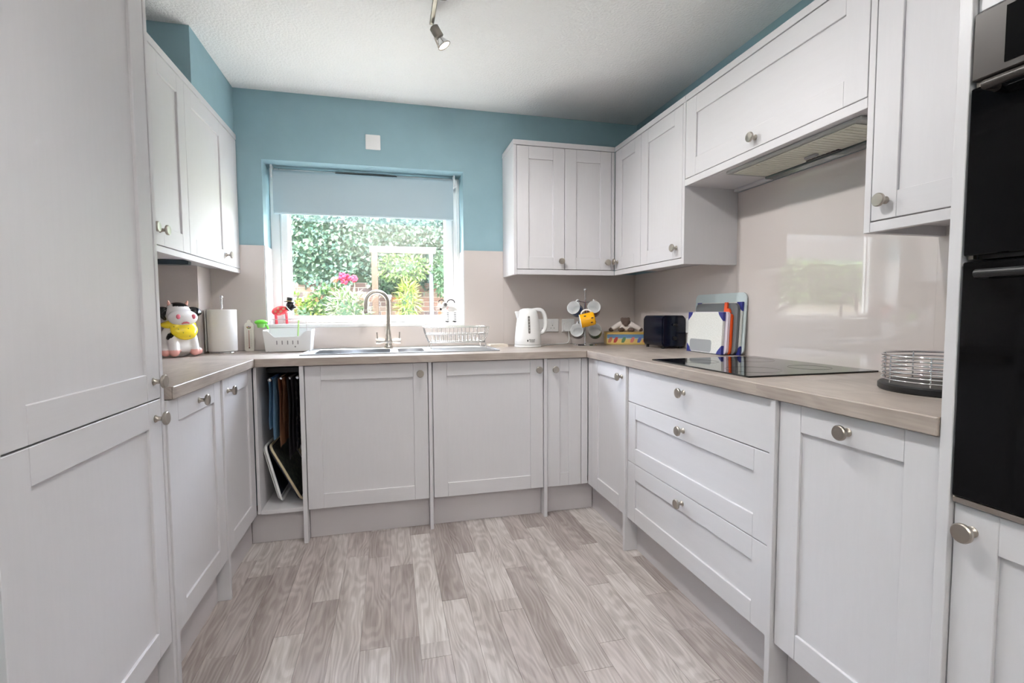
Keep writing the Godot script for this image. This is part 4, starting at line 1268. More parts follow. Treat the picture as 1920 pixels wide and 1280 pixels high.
	part(bear, "body", blob([
		{"c": Vector3(0, 0.062, 0.0), "r": Vector3(0.032, 0.03, 0.03), "col": br},
		{"c": Vector3(-0.02, 0.084, -0.006), "r": Vector3(0.010, 0.010, 0.007), "col": br},
		{"c": Vector3(0.022, 0.084, -0.006), "r": Vector3(0.010, 0.010, 0.007), "col": br},
		{"c": Vector3(0, 0.046, 0.026), "r": Vector3(0.014, 0.012, 0.012), "col": br},
		{"c": Vector3(0, 0.026, -0.005), "r": Vector3(0.042, 0.026, 0.034), "col": kn},
		{"a": Vector3(-0.036, 0.048, 0.0), "b": Vector3(-0.084, 0.02, 0.02), "ra": 0.018, "rb": 0.016, "col": kn, "k": 0.006},
		{"a": Vector3(0.036, 0.048, 0.0), "b": Vector3(0.084, 0.02, 0.02), "ra": 0.018, "rb": 0.016, "col": kn, "k": 0.006},
		{"c": Vector3(-0.094, 0.014, 0.024), "r": Vector3(0.016, 0.013, 0.014), "col": br, "k": 0.004},
		{"c": Vector3(0.094, 0.014, 0.024), "r": Vector3(0.016, 0.013, 0.014), "col": br, "k": 0.004},
		{"a": Vector3(-0.022, 0.014, 0.02), "b": Vector3(-0.04, 0.013, 0.045), "ra": 0.013, "rb": 0.012, "col": br, "k": 0.004},
		{"a": Vector3(0.022, 0.014, 0.02), "b": Vector3(0.04, 0.013, 0.045), "ra": 0.013, "rb": 0.012, "col": br, "k": 0.004}], 0.0045, 0.008), plush)
	# toaster
	var to := thing("toaster", "navy blue two-slice toaster standing by the right wall", "toaster", Vector3(2.765, T, 0.51))
	var navy := mat("navy_gloss", c255(10, 15, 34), 0.18)
	var prof := rounded(-0.073, 0.073, 0.012, 0.188, 0.022, 6)
	part(to, "body", MB.new().prism(prof, 0.2, Transform3D(Basis(), Vector3(0, 0, -0.1)), true), navy)
	var prof2 := rounded(-0.069, 0.069, 0.016, 0.183, 0.022, 6)
	part(to, "end_cap", MB.new().prism(prof2, 0.012, Transform3D(Basis(), Vector3(0, 0, 0.1)), true), navy)
	part(to, "end_cap", MB.new().prism(prof2, 0.012, Transform3D(Basis(), Vector3(0, 0, -0.112)), true), navy)
	for x in [-0.03, 0.03]:
		part(to, "bread_slot", MB.new().bx(x - 0.013, x + 0.013, 0.1875, 0.1885, -0.08, 0.08), M.black_plastic)
	part(to, "lever", MB.new().bx(-0.014, 0.014, 0.13, 0.142, 0.112, 0.128, 0.004), M.black_plastic)
	part(to, "dial", MB.new().lathe([Vector2(0.012, 0), Vector2(0.011, 0.008), Vector2(0, 0.009)], 18, Transform3D(Basis(Vector3.RIGHT, PI / 2), Vector3(0.0, 0.06, 0.112))), M.black_plastic)
	for x in [-0.055, 0.055]:
		for z in [-0.085, 0.085]:
			part(to, "foot", MB.new().lathe([Vector2(0.009, 0), Vector2(0.009, 0.0125)], 12, Transform3D(Basis(), Vector3(x, 0, z))), M.black_plastic)
	boards()
	# hob
	var h := thing("induction_hob", "black glass induction hob set on the right-hand worktop", "hob")
	part(h, "glass_plate", MB.new().bx(2.303, 2.822, T + 0.0005, T + 0.0055, 1.183, 1.775, 0.0012), M.black_glass)
	for z in [[2.44, 1.33, 0.07], [2.44, 1.63, 0.09], [2.68, 1.33, 0.09], [2.68, 1.63, 0.07]]:
		part(h, "zone_ring", MB.new().tube(ring_points(Vector3(z[0], T + 0.0056, z[1]), z[2], Basis(), 40), 0.0003, 4, true), mat("ring_grey", c255(40, 40, 42), 0.2))
	# round wire basket
	var b := thing("wire_basket", "round chrome wire basket with a black base beside the oven tower", "basket", Vector3(2.60, T, 2.135))
	part(b, "base", MB.new().lathe([Vector2(0, 0), Vector2(0.138, 0), Vector2(0.142, 0.004), Vector2(0.142, 0.016), Vector2(0.138, 0.02), Vector2(0, 0.02)], 48), M.black_plastic, "black round base")
	for i in 7:
		part(b, "wire_ring", MB.new().tube(ring_points(Vector3(0, 0.03 + i * 0.0105, 0), 0.134, Basis(), 48), 0.0021 if i < 6 else 0.003, 7, true), M.chrome)
	for i in 8:
		var a := TAU * (i + 0.5) / 8
		part(b, "upright", MB.new().tube([Vector3(cos(a) * 0.1305, 0.02, sin(a) * 0.1305), Vector3(cos(a) * 0.1305, 0.094, sin(a) * 0.1305)], 0.0022, 7), M.chrome)


func smooth_path(p: Array, k: int) -> Array:
	var q := []
	for i in p.size() - 1:
		var a: Vector3 = p[maxi(i - 1, 0)]
		var d: Vector3 = p[mini(i + 2, p.size() - 1)]
		for j in k:
			q.append(p[i].cubic_interpolate(p[i + 1], a, d, float(j) / k))
	q.append(p[-1])
	return q


func boards() -> void:
	var put := func(m: MeshInstance3D, x: float, z0: float, lean: float) -> void:
		m.transform = Transform3D(Basis(Vector3(0, 0, 1), Vector3.UP, Vector3(-1, 0, 0)), Vector3(x, T + 0.001, z0)) * Transform3D(Basis(Vector3.RIGHT, lean), Vector3.ZERO)
	var ln := -0.05
	var corner := mat("rubber_blue", c255(38, 44, 128), 0.5)
	# [label, colour material, right z, width, height, thickness, x]
	var wb := mat("board_white", c255(236, 236, 232), 0.45)
	wb.albedo_texture = noise_tex(256, 0.12, c255(232, 232, 228), c255(255, 255, 255), 77, 2)
	wb.uv1_triplanar = true
	wb.uv1_scale = Vector3(4, 4, 4)
	var glassb := mat("board_glass", c255(204, 216, 217), 0.06)
	var s := thing("board_rack", "low dark rack holding the row of chopping boards", "rack", Vector3.ZERO)
	part(s, "tray", MB.new().bx(2.742, 2.842, T + 0.0002, T + 0.0009, 0.77, 1.08, 0.0), M.black_plastic)
	var make := func(label: String, m: Material, x: float, z0: float, z1: float, hh: float, th: float, r: float, blue: bool, window: bool) -> Node3D:
		var o := Node3D.new()
		o.name = numbered("chopping_board")
		add_child(o)
		tag(o, label, "chopping board", "chopping boards")
		o.transform = Transform3D(Basis(Vector3(0, 0, 1), Vector3.UP, Vector3(-1, 0, 0)), Vector3(x, T + 0.0016, z0)) * Transform3D(Basis(Vector3.RIGHT, ln), Vector3.ZERO)
		part(o, "board", MB.new().prism(rounded(0, z1 - z0, 0, hh, r, 5), th, Transform3D(), true), m)
		if blue:
			for cn in [[0.0, 0.0, 1, 1], [z1 - z0, 0.0, -1, 1], [z1 - z0, hh, -1, -1], [0.0, hh, 1, -1]]:
				var q := PackedVector2Array()
				for p in [[-0.002, -0.001], [0.036, -0.001], [0.03, 0.012], [0.016, 0.026], [-0.002, 0.042]]:
					q.append(Vector2(cn[0] + cn[2] * p[0], cn[1] + cn[3] * p[1] if cn[3] > 0 else cn[1] - p[1]))
				part(o, "corner_grip", MB.new().prism(q, th + 0.002, Transform3D(Basis(), Vector3(0, 0, -0.001))), corner, "blue rubber corner")
		if window:
			part(o, "grey_inset", MB.new().prism(rounded(0.022, 0.2, 0.004, 0.066, 0.014), 0.001, Transform3D(Basis(), Vector3(0, 0, th)), true), mat("inset_grey", c255(160, 162, 164), 0.4))
		return o
	make.call("tall frosted glass chopping board at the back of the boards", glassb, 2.826, 0.718, 1.112, 0.298, 0.006, 0.03, false, false)
	make.call("white chopping board with blue corners just before the glass board", wb, 2.817, 0.755, 1.098, 0.252, 0.008, 0.02, true, false)
	make.call("dark grey chopping board in the middle of the row of boards", mat("board_grey", c255(104, 106, 108), 0.55), 2.807, 0.762, 1.09, 0.248, 0.014, 0.03, false, false)
	var ob := make.call("thin orange chopping board with an orange hanging handle", mat("board_orange", c255(232, 84, 22), 0.45), 2.791, 0.768, 1.066, 0.196, 0.008, 0.015, false, false) as Node3D
	part(ob, "handle", MB.new().prism(PackedVector2Array([Vector2(0.235, 0.19), Vector2(0.275, 0.19), Vector2(0.282, 0.205), Vector2(0.272, 0.222), Vector2(0.258, 0.222), Vector2(0.257, 0.252), Vector2(0.238, 0.252), Vector2(0.236, 0.222)]), 0.008), mat("board_orange", c255(232, 84, 22), 0.45))
	make.call("pale lilac chopping board behind the front board", mat("board_lilac", c255(226, 216, 226), 0.45), 2.781, 0.766, 1.058, 0.206, 0.014, 0.018, false, false)
	make.call("front white speckled chopping board with blue corners and grey inset", wb, 2.765, 0.762, 1.04, 0.204, 0.012, 0.02, true, true)


# ------------------------------------------------------------------ open shelf unit
func shelf_things() -> void:
	var rl := thing("towel_rail", "pull-out chrome towel rail under the worktop in the open unit", "towel rail", Vector3(0, 0.805, 0))
	for x in [0.643, 0.683, 0.723, 0.757]:
		var r := part(rl, "rail", MB.new().tube([Vector3(x, 0, 0.08), Vector3(x, 0, 0.55 if x < 0.65 else 0.5)], 0.006, 10), M.chrome)
		if x > 0.65:
			continue
		part(r, "rail_tip", MB.new().ball(Vector3(x, 0, 0.552), Vector3(0.009, 0.009, 0.006), 12, 8), M.chrome)
	part(rl, "runner", MB.new().bx(0.60, 0.77, 0.018, 0.045, 0.06, 0.42, 0.002), M.black_plastic)
	var towels := [
		[0.643, 0.245, 0.30, "light blue tea towel on the leftmost rail of the open unit", [110, 150, 186], [60, 120, 190], 0.53],
		[0.683, 0.34, 0.22, "tan and black tea towel on the second rail of the open unit", [170, 118, 84], [28, 26, 34], 0.52],
		[0.723, 0.40, 0.36, "dark tea towel with grey border on the third rail of the open unit", [58, 50, 60], [150, 140, 140], 0.53],
		[0.757, 0.36, 0.33, "dark patterned tea towel on the rightmost rail of the open unit", [34, 34, 48], [150, 140, 130], 0.51]]
	for t in towels:
		var o := thing("tea_towel", t[3], "tea towel", Vector3(t[0], 0.805, 0.0), "tea towels on the rail")
		var im := Image.create(64, 64, false, Image.FORMAT_RGB8)
		var c0 := c255(t[4][0], t[4][1], t[4][2])
		var c1 := c255(t[5][0], t[5][1], t[5][2])
		im.fill(c0)
		im.fill_rect(Rect2i(0, 52, 64, 8), c1)
		if t[0] > 0.75:
			for yy in 64:
				for xx in 64:
					if ((xx / 5) + (yy / 5)) % 3 == 0 and (xx * 7 + yy * 3) % 11 < 5:
						im.set_pixel(xx, yy, c1)
		var tm := mat("towel_%d" % int(t[0] * 1000), Color(1, 1, 1), 0.95)
		tm.albedo_texture = ImageTexture.create_from_image(im)
		var m := MB.new()
		# cross-section: down one side, over the rail, down the other; slightly wavy along z
		var sec := []
		for i in 9:
			sec.append(Vector2(-0.0085 - 0.002 * sin(i * 0.9), -t[1] + t[1] * i / 8.0))
		for i in 7:
			var a := PI - PI * i / 6.0
			sec.append(Vector2(0.0085 * cos(a), 0.0085 * sin(a)))
		for i in 9:
			sec.append(Vector2(0.0085 + 0.0025 * sin(i * 0.8), -t[2] * i / 8.0))
		var nz := 14
		for j in nz:
			for i in sec.size() - 1:
				var q := []
				var uvs := []
				for e in [[i, j], [i + 1, j], [i + 1, j + 1], [i, j + 1]]:
					var p: Vector2 = sec[e[0]]
					var f: float = float(e[1]) / nz
					var droop: float = minf(1.0, -p.y / 0.1) if p.y < 0.0 else 0.0
					q.append(Vector3(p.x + droop * 0.003 * sin(f * 17.0 + t[0] * 40.0), p.y, lerpf(0.14, t[6], f)))
					uvs.append(Vector2(f, 1.0 - absf(float(e[0]) - 12.0) / 12.0 if e[0] > 12 else float(e[0]) / 12.0))
				var nn: Vector3 = (q[1] - q[0]).cross(q[3] - q[0]).normalized()
				m.tri(q[0], q[1], q[2], nn, nn, nn, uvs[0], uvs[1], uvs[2])
				m.tri(q[0], q[2], q[3], nn, nn, nn, uvs[0], uvs[2], uvs[3])
		part(o, "cloth", m, tm)
	# two trays leaning in the bottom of the unit
	var tray := func(label: String, foot: Vector2, head: Vector2, rim: Material, inner: Material, under: Material) -> void:
		var d := head - foot
		var l := d.length()
		var o := thing("tray", label, "tray", Vector3(foot.x, foot.y, 0.30))
		o.basis = Basis(Vector3(d.x / l, d.y / l, 0), Vector3(d.y / l, -d.x / l, 0), Vector3(0, 0, -1))   # local x up the slope, y out of the face
		var outer := rounded(0, l, -0.20, 0.20, 0.03, 5)
		part(o, "base", MB.new().prism(rounded(0.006, l - 0.006, -0.194, 0.194, 0.028, 5), 0.004, Transform3D(Basis(Vector3.RIGHT, -PI / 2), Vector3(0, -0.014, 0))), under)
		part(o, "printed_surface", MB.new().prism(rounded(0.016, l - 0.016, -0.184, 0.184, 0.022, 5), 0.001, Transform3D(Basis(Vector3.RIGHT, -PI / 2), Vector3(0, -0.0098, 0))), inner)
		var q := []
		for p in outer:
			q.append(Vector3(p.x, 0, p.y))
		part(o, "rim", MB.new().tube(q, 0.0065, 8, true), rim)
	var dark := mat("tray_navy", c255(22, 26, 48), 0.4)
	var flo := mat("tray_print", c255(255, 255, 255), 0.3)
	flo.albedo_texture = noise_tex(256, 0.035, c255(20, 24, 34), c255(112, 120, 96), 13)
	flo.uv1_triplanar = true
	flo.uv1_scale = Vector3(3, 3, 3)
	tray.call("white-rimmed tray leaning steeply against the left side of the open unit", Vector2(0.668, 0.194), Vector2(0.600, 0.47), M.white_plastic, dark, M.white_plastic)
	tray.call("navy tray with a cream rim leaning across the bottom of the open unit", Vector2(0.762, 0.190), Vector2(0.622, 0.47), mat("tray_cream", c255(206, 192, 160), 0.45), flo, dark)


# ------------------------------------------------------------------ ceiling lamp
func ceiling_lamp() -> void:
	var y := 2.338
	var l := thing("ceiling_spotlight_bar", "brushed steel spotlight bar with four heads on the ceiling", "ceiling light", Vector3(1.402, y, 0.0))
	part(l, "bar", MB.new().bx(-0.009, 0.009, -0.006, 0.006, 0.925, 2.25, 0.002), M.lamp_steel)
	part(l, "ceiling_rose", MB.new().lathe([Vector2(0, CE - y), Vector2(0.05, CE - y), Vector2(0.05, CE - y - 0.02), Vector2(0.045, CE - y - 0.026), Vector2(0, CE - y - 0.026)], 28, Transform3D(Basis(), Vector3(0, 0, 1.6))), M.lamp_steel)
	for z in [1.05, 2.15]:
		part(l, "standoff", MB.new().tube([Vector3(0, 0.006, z), Vector3(0, CE - y, z)], 0.005, 8), M.lamp_steel)
	var glow := mat("lamp_glow", c255(255, 244, 226), 0.3)
	glow.emission_enabled = true
	glow.emission = c255(255, 244, 226)
	glow.emission_energy_multiplier = 6.0
	for h in [[0.935, Vector3(0.50, -0.84, 0.05)], [1.30, Vector3(0.0, -0.76, -0.6)], [1.80, Vector3(0.62, -0.76, 0.1)], [2.20, Vector3(-0.12, -0.93, 0.1)]]:
		var d: Vector3 = h[1].normalized()
		var o := Vector3(0, -0.006, h[0])
		var up := -d
		var sx := up.cross(Vector3(0, 0, 1)).normalized()
		var b := Basis(sx, up, sx.cross(up))
		var at := o + d * 0.012
		var head := part(l, "spot_head", MB.new().lathe([Vector2(0.0, 0.0), Vector2(0.016, -0.001), Vector2(0.0195, -0.004), Vector2(0.0195, -0.046), Vector2(0.017, -0.048), Vector2(0.0, -0.048)], 24), M.lamp_steel)
		head.transform = Transform3D(b, at)
		part(head, "bracket", MB.new().tube([Vector3(-0.019, -0.04, 0), Vector3(-0.0215, -0.06, 0), Vector3(-0.026, -0.086, 0)], 0.0035, 8), M.lamp_steel)
		part(head, "lamp_reflector", MB.new().lathe([Vector2(0.012, -0.048), Vector2(0.014, -0.056), Vector2(0.024, -0.078), Vector2(0.025, -0.084)], 24), M.chrome)
		part(head, "lamp_lens", MB.new().lathe([Vector2(0.0245, -0.084), Vector2(0.022, -0.0865), Vector2(0.0, -0.088)], 20), glow, "lit lamp face")
		part(head, "front_ring", MB.new().tube(ring_points(Vector3(0, -0.086, 0), 0.0265, Basis(), 24), 0.0024, 8, true), M.lamp_steel)
		var s := SpotLight3D.new()
		s.name = "lamp_light"
		head.add_child(s, true)
		s.position = Vector3(0, -0.094, 0)
		s.rotation = Vector3(-PI / 2, 0, 0)
		s.light_color = c255(255, 253, 250)
		s.light_energy = SPOT
		s.light_size = 0.03
		s.spot_angle = 64.0
		s.spot_angle_attenuation = 1.0
		s.spot_range = 9.0
		s.spot_attenuation = 2.0
		s.shadow_enabled = true


# ------------------------------------------------------------------ garden
func leaf_mesh(l: float, w: float, fold: float) -> ArrayMesh:
	var m := MB.new()
	var b := Vector3.ZERO
	var tip := Vector3(0, 0, l)
	var mid := Vector3(0, 0, l * 0.45)
	var a := Vector3(-w / 2, fold, l * 0.4)
	var c := Vector3(w / 2, fold, l * 0.4)
	tip.y = -fold * 0.6
	for q in [[b, a, mid], [a, tip, mid], [b, mid, c], [mid, tip, c]]:
		var n: Vector3 = (q[1] - q[0]).cross(q[2] - q[0]).normalized()
		if n.y < 0:
			n = -n
		m.tri(q[0], q[1], q[2], n, n, n)
	return m.mesh()


func leaves(parent: Node, called: String, lm: Mesh, count: int, where: Callable, shades: Array) -> void:
	var mm := MultiMesh.new()
	mm.transform_format = MultiMesh.TRANSFORM_3D
	mm.use_colors = true
	mm.mesh = lm
	mm.instance_count = count
	for i in count:
		var e: Array = where.call()     # position, facing
		var f: Vector3 = (e[1] + Vector3(rng.randf_range(-1, 1), rng.randf_range(-1.1, 0.6), rng.randf_range(-1, 1)) * 0.9).normalized()
		var up := Vector3(rng.randf_range(-0.6, 0.6), 1, rng.randf_range(-0.2, 0.9)).normalized()
		if absf(up.dot(f)) > 0.95:
			up = Vector3.RIGHT
		var xx := up.cross(f).normalized()
		var bs := Basis(xx, f.cross(xx), f) * Basis(Vector3.BACK, rng.randf_range(-0.7, 0.7))
		var sc := rng.randf_range(0.65, 1.25)
		mm.set_instance_transform(i, Transform3D(bs.scaled(Vector3.ONE * sc), e[0]))
		var c: Color = shades[rng.randi() % shades.size()]
		var j := rng.randf_range(0.25, 0.44)
		mm.set_instance_color(i, Color(c.r * j, c.g * j, c.b * j))
	var o := MultiMeshInstance3D.new()
	o.name = called
	o.multimesh = mm
	o.material_override = M.leaf
	parent.add_child(o, true)
	o.set_meta("kind", "stuff")


func garden() -> void:
	rng.seed = 41
	var lf := mat("leaf", Color(1, 1, 1), 0.5, 0.0, 0.16)
	lf.vertex_color_use_as_albedo = true
	lf.backlight_enabled = true
	lf.backlight = Color(0.2, 0.2, 0.14)
	var gr := mat("lawn", c255(150, 160, 120), 0.95)
	gr.albedo_texture = noise_tex(256, 0.05, c255(170, 180, 150), c255(255, 255, 255), 61)
	gr.uv1_triplanar = true
	gr.uv1_world_triplanar = true
	struct("ground", MB.new().bx(-14, 17, -0.5, -0.2005, -14, 20), gr)
	var slab := mat("paving", c255(142, 142, 133), 0.9)
	slab.albedo_texture = noise_tex(256, 0.03, c255(226, 224, 220), c255(255, 255, 255), 62)
	slab.uv1_triplanar = true
	slab.uv1_world_triplanar = true
	struct("patio_back", MB.new().bx(-5, 8, -0.2, -0.15, -3.2, -0.251), slab)
	struct("patio_front", MB.new().bx(-5, 8, -0.2, -0.15, ZR + 0.251, ZR + 6.0), slab)
	# brick wall at the end of the garden
	var bw := thing("brick_wall", "old brick garden wall seen through the window", "wall", Vector3(0, 0, -5.0))
	var mortar := mat("mortar", c255(158, 148, 136), 0.95, 0.0, 0.1)
	part(bw, "core", MB.new().bx(-10.0, 5.0, -0.2, 1.60, -0.22, -0.008), mortar)
	var tones := [[104, 77, 67], [88, 69, 63], [120, 94, 80], [82, 69, 67], [138, 75, 57], [106, 88, 78]]
	var bm := MB.new().bx(0, 0.215, 0, 0.065, -0.05, 0.004, 0.003).mesh()
	for row in 11:
		var yb := 0.78 + row * 0.075
		for colm in 17:
			var xb := -0.95 + colm * 0.225 + (0.1125 if row % 2 else 0.0)
			var t: int = rng.randi() % 6
			if t == 4 and rng.randf() < 0.6:
				t = 0
			var b := part(bw, "brick", bm, mat("brick_%d" % t, c255(tones[t][0], tones[t][1], tones[t][2]), 0.9, 0.0, 0.1))
			b.position = Vector3(xb, yb, rng.randf_range(-0.003, 0.003))
	part(bw, "lower_courses", MB.new().bx(-10.0, 5.0, -0.2, 0.772, -0.008, 0.0), mat("brick_0", c255(104, 77, 67), 0.9, 0.0, 0.1))
	# ivy over the wall
	var nz := FastNoiseLite.new()
	nz.seed = 5
	nz.frequency = 1.1
	var iv := thing("ivy_hedge", "dense ivy hedge growing over the top of the brick wall", "hedge", Vector3(0, 0, -5.0))
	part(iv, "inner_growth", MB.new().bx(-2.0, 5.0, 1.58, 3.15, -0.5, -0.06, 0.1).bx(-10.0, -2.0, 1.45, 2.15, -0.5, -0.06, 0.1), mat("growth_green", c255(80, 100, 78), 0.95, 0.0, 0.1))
	var greens := [lin(104, 136, 108), lin(132, 162, 130), lin(164, 188, 154), lin(92, 124, 104), lin(122, 150, 130), lin(180, 200, 166)]
	var in_hedge := func() -> Array:
		var x := rng.randf_range(-1.7, 3.6)
		var yy := rng.randf_range(1.42, 3.2)
		var edge := 1.55 + 0.32 * nz.get_noise_2d(x * 1.9, 3.0) + (0.06 if x < 0.9 else 0.0)
		if yy < edge:
			yy = edge + rng.randf() * 1.2
		return [Vector3(x, yy, 0.02 + 0.16 * nz.get_noise_2d(x, yy) + rng.randf_range(-0.06, 0.10)), Vector3(0, -0.5, 0.6)]
	leaves(iv, "ivy_leaves", leaf_mesh(0.075, 0.062, 0.010), 13000, in_hedge, greens)
	var far_hedge := func() -> Array:
		var x := rng.randf_range(-10.0, -1.6)
		var yy := rng.randf_range(1.3, 2.2 + 0.1 * nz.get_noise_2d(x * 3.0, 9.0) + (x + 1.6) * 0.04)
		return [Vector3(x, yy, 0.02 + 0.14 * nz.get_noise_2d(x, yy) + rng.randf_range(-0.06, 0.10)), Vector3(0, -0.4, 0.6)]
	leaves(iv, "ivy_leaves", leaf_mesh(0.12, 0.1, 0.016), 4500, far_hedge, [lin(150, 182, 106), lin(122, 160, 84), lin(176, 200, 130), lin(92, 132, 74)])
	# neighbouring house behind the hedge, seen only in the splashback
	var nh := thing("neighbour_house", "plain grey house behind the hedge, seen only as a reflection in the splashback", "house", Vector3(-8.5, -0.2, -10.5))
	var ren := mat("render_grey", c255(104, 102, 104), 0.9, 0.0, 0.1)
	part(nh, "wall", MB.new().bx(-6.0, 5.0, 0, 4.4, -4.0, 0.0), ren)
	part(nh, "roof", MB.new().prism(PackedVector2Array([Vector2(-4.3, 4.401), Vector2(0.4, 4.401), Vector2(-2.0, 6.0)]), 11.6, Transform3D(Basis(Vector3.UP, -PI / 2) , Vector3(5.3, 0, 0))), mat("roof_grey", c255(70, 66, 66), 0.9, 0.0, 0.1))
	# garden arch
	var ar := thing("garden_arch", "pale timber garden arch in front of the brick wall", "arch", Vector3(0, 0, -4.55))
	var tim := mat("arch_timber", c255(88, 70, 58), 0.8, 0.0, 0.1)
	part(ar, "post", MB.new().bx(0.955, 1.045, -0.2, 2.02, -0.045, 0.045, 0.004), tim)
	part(ar, "post", MB.new().bx(1.80, 1.86, -0.2, 2.02, -0.03, 0.03, 0.004), mat("arch_grey", c255(96, 100, 102), 0.7, 0.0, 0.1))
	part(ar, "beam", MB.new().bx(0.93, 1.90, 2.021, 2.11, -0.05, 0.05, 0.004), mat("arch_white", c255(170, 166, 158), 0.7, 0.0, 0.1))
	# shrubs in front of the wall
	var ball_at := func(c: Vector3, r: Vector3) -> Callable:
		return func() -> Array:
			var d := Vector3(rng.randfn(), rng.randfn(), absf(rng.randfn()) + 0.1).normalized()
			return [c + d * r * rng.randf_range(0.7, 1.05), d]
	var lm := leaf_mesh(0.075, 0.04, 0.008)
	var lt := leaf_mesh(0.12, 0.026, 0.006)
	var bushes := [
		["yellow-green leafy shrub low on the left behind the sheep ornament", Vector3(-0.02, 0.95, -4.25), Vector3(0.42, 0.42, 0.28), 900, [lin(150, 176, 70), lin(116, 150, 60), lin(186, 196, 100), lin(90, 122, 56)], lm],
		["round mid-green shrub below the pink flowers", Vector3(0.40, 1.12, -4.4), Vector3(0.36, 0.40, 0.25), 900, [lin(96, 138, 74), lin(126, 164, 92), lin(74, 112, 66), lin(156, 186, 116)], lm],
		["pale feathery shrub in flower left of the arch", Vector3(0.66, 1.12, -4.0), Vector3(0.25, 0.30, 0.2), 700, [lin(176, 196, 140), lin(206, 216, 176), lin(136, 170, 112), lin(226, 206, 186)], lt],
		["bright yellow-green shrub standing inside the arch", Vector3(1.47, 1.2, -4.5), Vector3(0.14, 0.42, 0.15), 520, [lin(196, 216, 96), lin(216, 226, 130), lin(166, 196, 80), lin(232, 236, 150)], lt],
		["bushy top of the climber hanging under the arch beam", Vector3(1.42, 1.80, -4.6), Vector3(0.42, 0.20, 0.16), 700, [lin(150, 186, 104), lin(190, 212, 130), lin(112, 150, 84), lin(206, 222, 150)], lm],
		["dark climber on the brick wall behind the arch", Vector3(1.22, 1.60, -4.86), Vector3(0.26, 0.2, 0.08), 350, [lin(60, 98, 64), lin(84, 126, 80), lin(46, 76, 54)], lm],
		["leafy climber at the right-hand post of the arch", Vector3(2.02, 1.72, -4.6), Vector3(0.18, 0.34, 0.15), 500, [lin(120, 156, 110), lin(156, 186, 140), lin(90, 130, 90)], lm],
		["pale grasses at the foot of the wall on the right", Vector3(2.2, 0.92, -4.2), Vector3(0.12, 0.16, 0.1), 150, [lin(216, 220, 176), lin(190, 204, 150), lin(232, 230, 200)], lt]]
	for b in bushes:
		var o := thing("garden_shrub", b[0], "shrub", Vector3(0, 0, 0), "shrubs in the garden")
		var r: Vector3 = b[2]
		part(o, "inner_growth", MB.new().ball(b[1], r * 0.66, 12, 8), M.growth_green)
		part(o, "stem", MB.new().tube([Vector3(b[1].x, -0.2, b[1].z), b[1]], 0.02, 7), mat("bark", c255(96, 78, 62), 0.9))
		leaves(o, "foliage", b[5], b[3], ball_at.call(b[1], r), b[4])
	# flower heads
	for f in [["large pink flower head in the middle of the window view", Vector3(0.60, 1.61, -4.15), 0.085, [150, 44, 68], 60], ["small salmon flower head left of the large pink one", Vector3(0.47, 1.60, -4.22), 0.035, [180, 100, 80], 24], ["small deep pink flower head right of the large pink one", Vector3(0.735, 1.60, -4.08), 0.045, [170, 52, 72], 24], ["red flower low behind the sheep ornament", Vector3(0.03, 1.07, -3.6), 0.05, [170, 20, 20], 26]]:
		var o := thing("flower_head", f[0], "flower", f[1], "flower heads in the garden")
		var pm := mat("petal_%d" % f[3][1], c255(f[3][0], f[3][1], f[3][2]), 0.8, 0.0, 0.1)
		pm.backlight_enabled = true
		pm.backlight = Color(0.3, 0.25, 0.25)
		var m := MB.new()
		for i in f[4]:
			var d: Vector3 = Vector3(rng.randfn(), rng.randfn() * 0.8, rng.randfn()).normalized() * f[2] * rng.randf_range(0.6, 1.0)
			m.ball(d, Vector3(0.02, 0.018, 0.02) * rng.randf_range(0.8, 1.2), 6, 4)
		part(o, "petals", m, pm)
		part(o, "stalk", MB.new().tube([Vector3(0.0, -0.01, 0), Vector3(0.02, -f[1].y + 0.9, -0.05), Vector3(0.02, -f[1].y - 0.2, -0.1)], 0.006, 6), mat("stalk_green", c255(90, 120, 70), 0.8))
	var sl := thing("garden_lantern", "small white solar lantern on a stake beside the tap", "lantern", Vector3(1.19, 1.32, -4.3))
	part(sl, "cap", MB.new().lathe([Vector2(0.0, 0.07), Vector2(0.035, 0.062), Vector2(0.055, 0.045), Vector2(0.0, 0.045)], 16), M.white_gloss)
	part(sl, "globe", MB.new().lathe([Vector2(0.0, 0.0), Vector2(0.03, 0.0), Vector2(0.042, 0.02), Vector2(0.034, 0.045), Vector2(0.0, 0.045)], 16), M.white_plastic)
	part(sl, "stake", MB.new().tube([Vector3(0, 0, 0), Vector3(0, -1.5, 0)], 0.012, 8), M.grey_plastic)


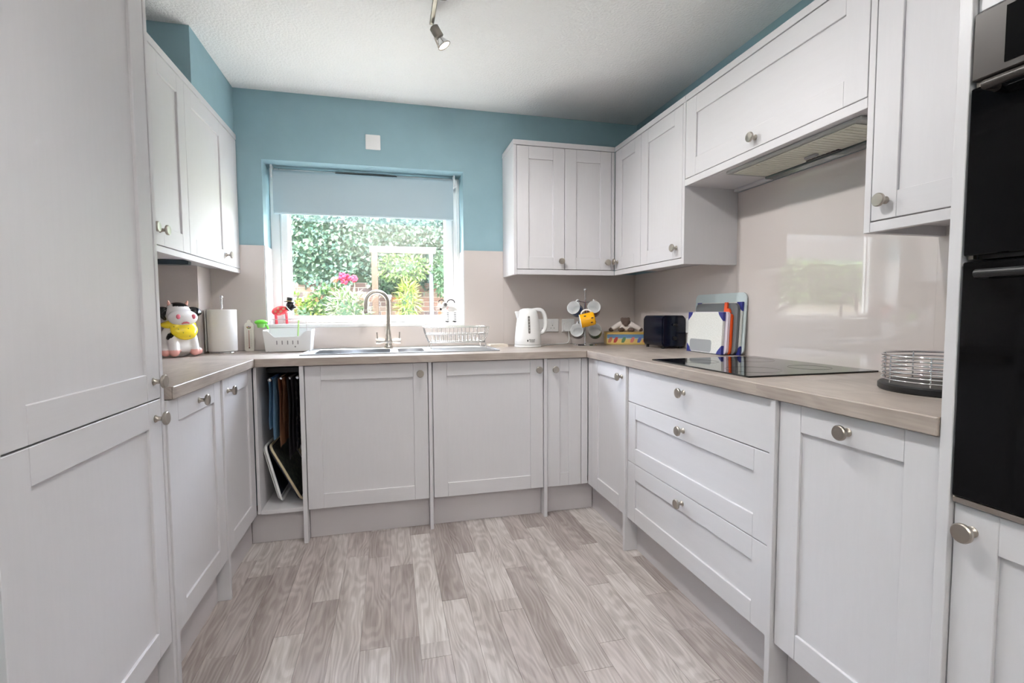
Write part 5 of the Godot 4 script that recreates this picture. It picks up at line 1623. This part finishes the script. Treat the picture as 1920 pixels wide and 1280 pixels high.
func _ready() -> void:
	# camera
	var cam := Camera3D.new()
	cam.name = "camera"
	add_child(cam)
	cam.transform = Transform3D(Basis(Vector3.UP, -0.2430) * Basis(Vector3.RIGHT, -0.0591) * Basis(Vector3.BACK, -0.0056), Vector3(1.2068, 1.1204, 3.0904))
	cam.fov = rad_to_deg(2.0 * atan(640.0 / 920.28))
	cam.near = 0.05
	cam.far = 200.0
	cam.current = true
	# sky and exposure
	var env := Environment.new()
	env.background_mode = Environment.BG_SKY
	var sky_mat := ProceduralSkyMaterial.new()
	sky_mat.sky_top_color = c255(214, 226, 244)
	sky_mat.sky_horizon_color = c255(244, 246, 250)
	sky_mat.ground_bottom_color = c255(120, 125, 105)
	sky_mat.ground_horizon_color = c255(190, 192, 180)
	env.sky = Sky.new()
	env.sky.sky_material = sky_mat
	env.background_energy_multiplier = 28.0
	env.tonemap_mode = Environment.TONE_MAPPER_LINEAR
	env.tonemap_exposure = 1.34
	env.sdfgi_enabled = true
	env.ssao_enabled = true
	env.ssil_enabled = true
	var we := WorldEnvironment.new()
	we.name = "world_environment"
	we.environment = env
	add_child(we)
	# sun over the garden
	var sun := DirectionalLight3D.new()
	sun.name = "sun"
	add_child(sun)
	sun.look_at_from_position(Vector3.ZERO, Vector3(0.24, -0.87, 0.39))
	sun.light_energy = 11.0
	sun.light_color = c255(255, 247, 232)
	sun.light_angular_distance = 0.53
	sun.shadow_enabled = true

	make_materials()
	shell()
	build_floor()
	knob_mesh = MB.new().lathe([Vector2(0, 0), Vector2(0.0105, 0), Vector2(0.0105, 0.002), Vector2(0.0072, 0.0055), Vector2(0.0062, 0.010), Vector2(0.0062, 0.016), Vector2(0.0095, 0.0195), Vector2(0.0165, 0.0215), Vector2(0.0185, 0.0235), Vector2(0.0185, 0.0285), Vector2(0.0165, 0.031), Vector2(0, 0.0318)], 24, Transform3D(Basis(Vector3.RIGHT, PI / 2), Vector3.ZERO)).mesh()
	window_and_blind()
	base_units()
	worktops()
	wall_units()
	tall_units()
	splashbacks()
	sink_and_tap()
	left_counter_things()
	right_counter_things()
	shelf_things()
	ceiling_lamp()
	garden()
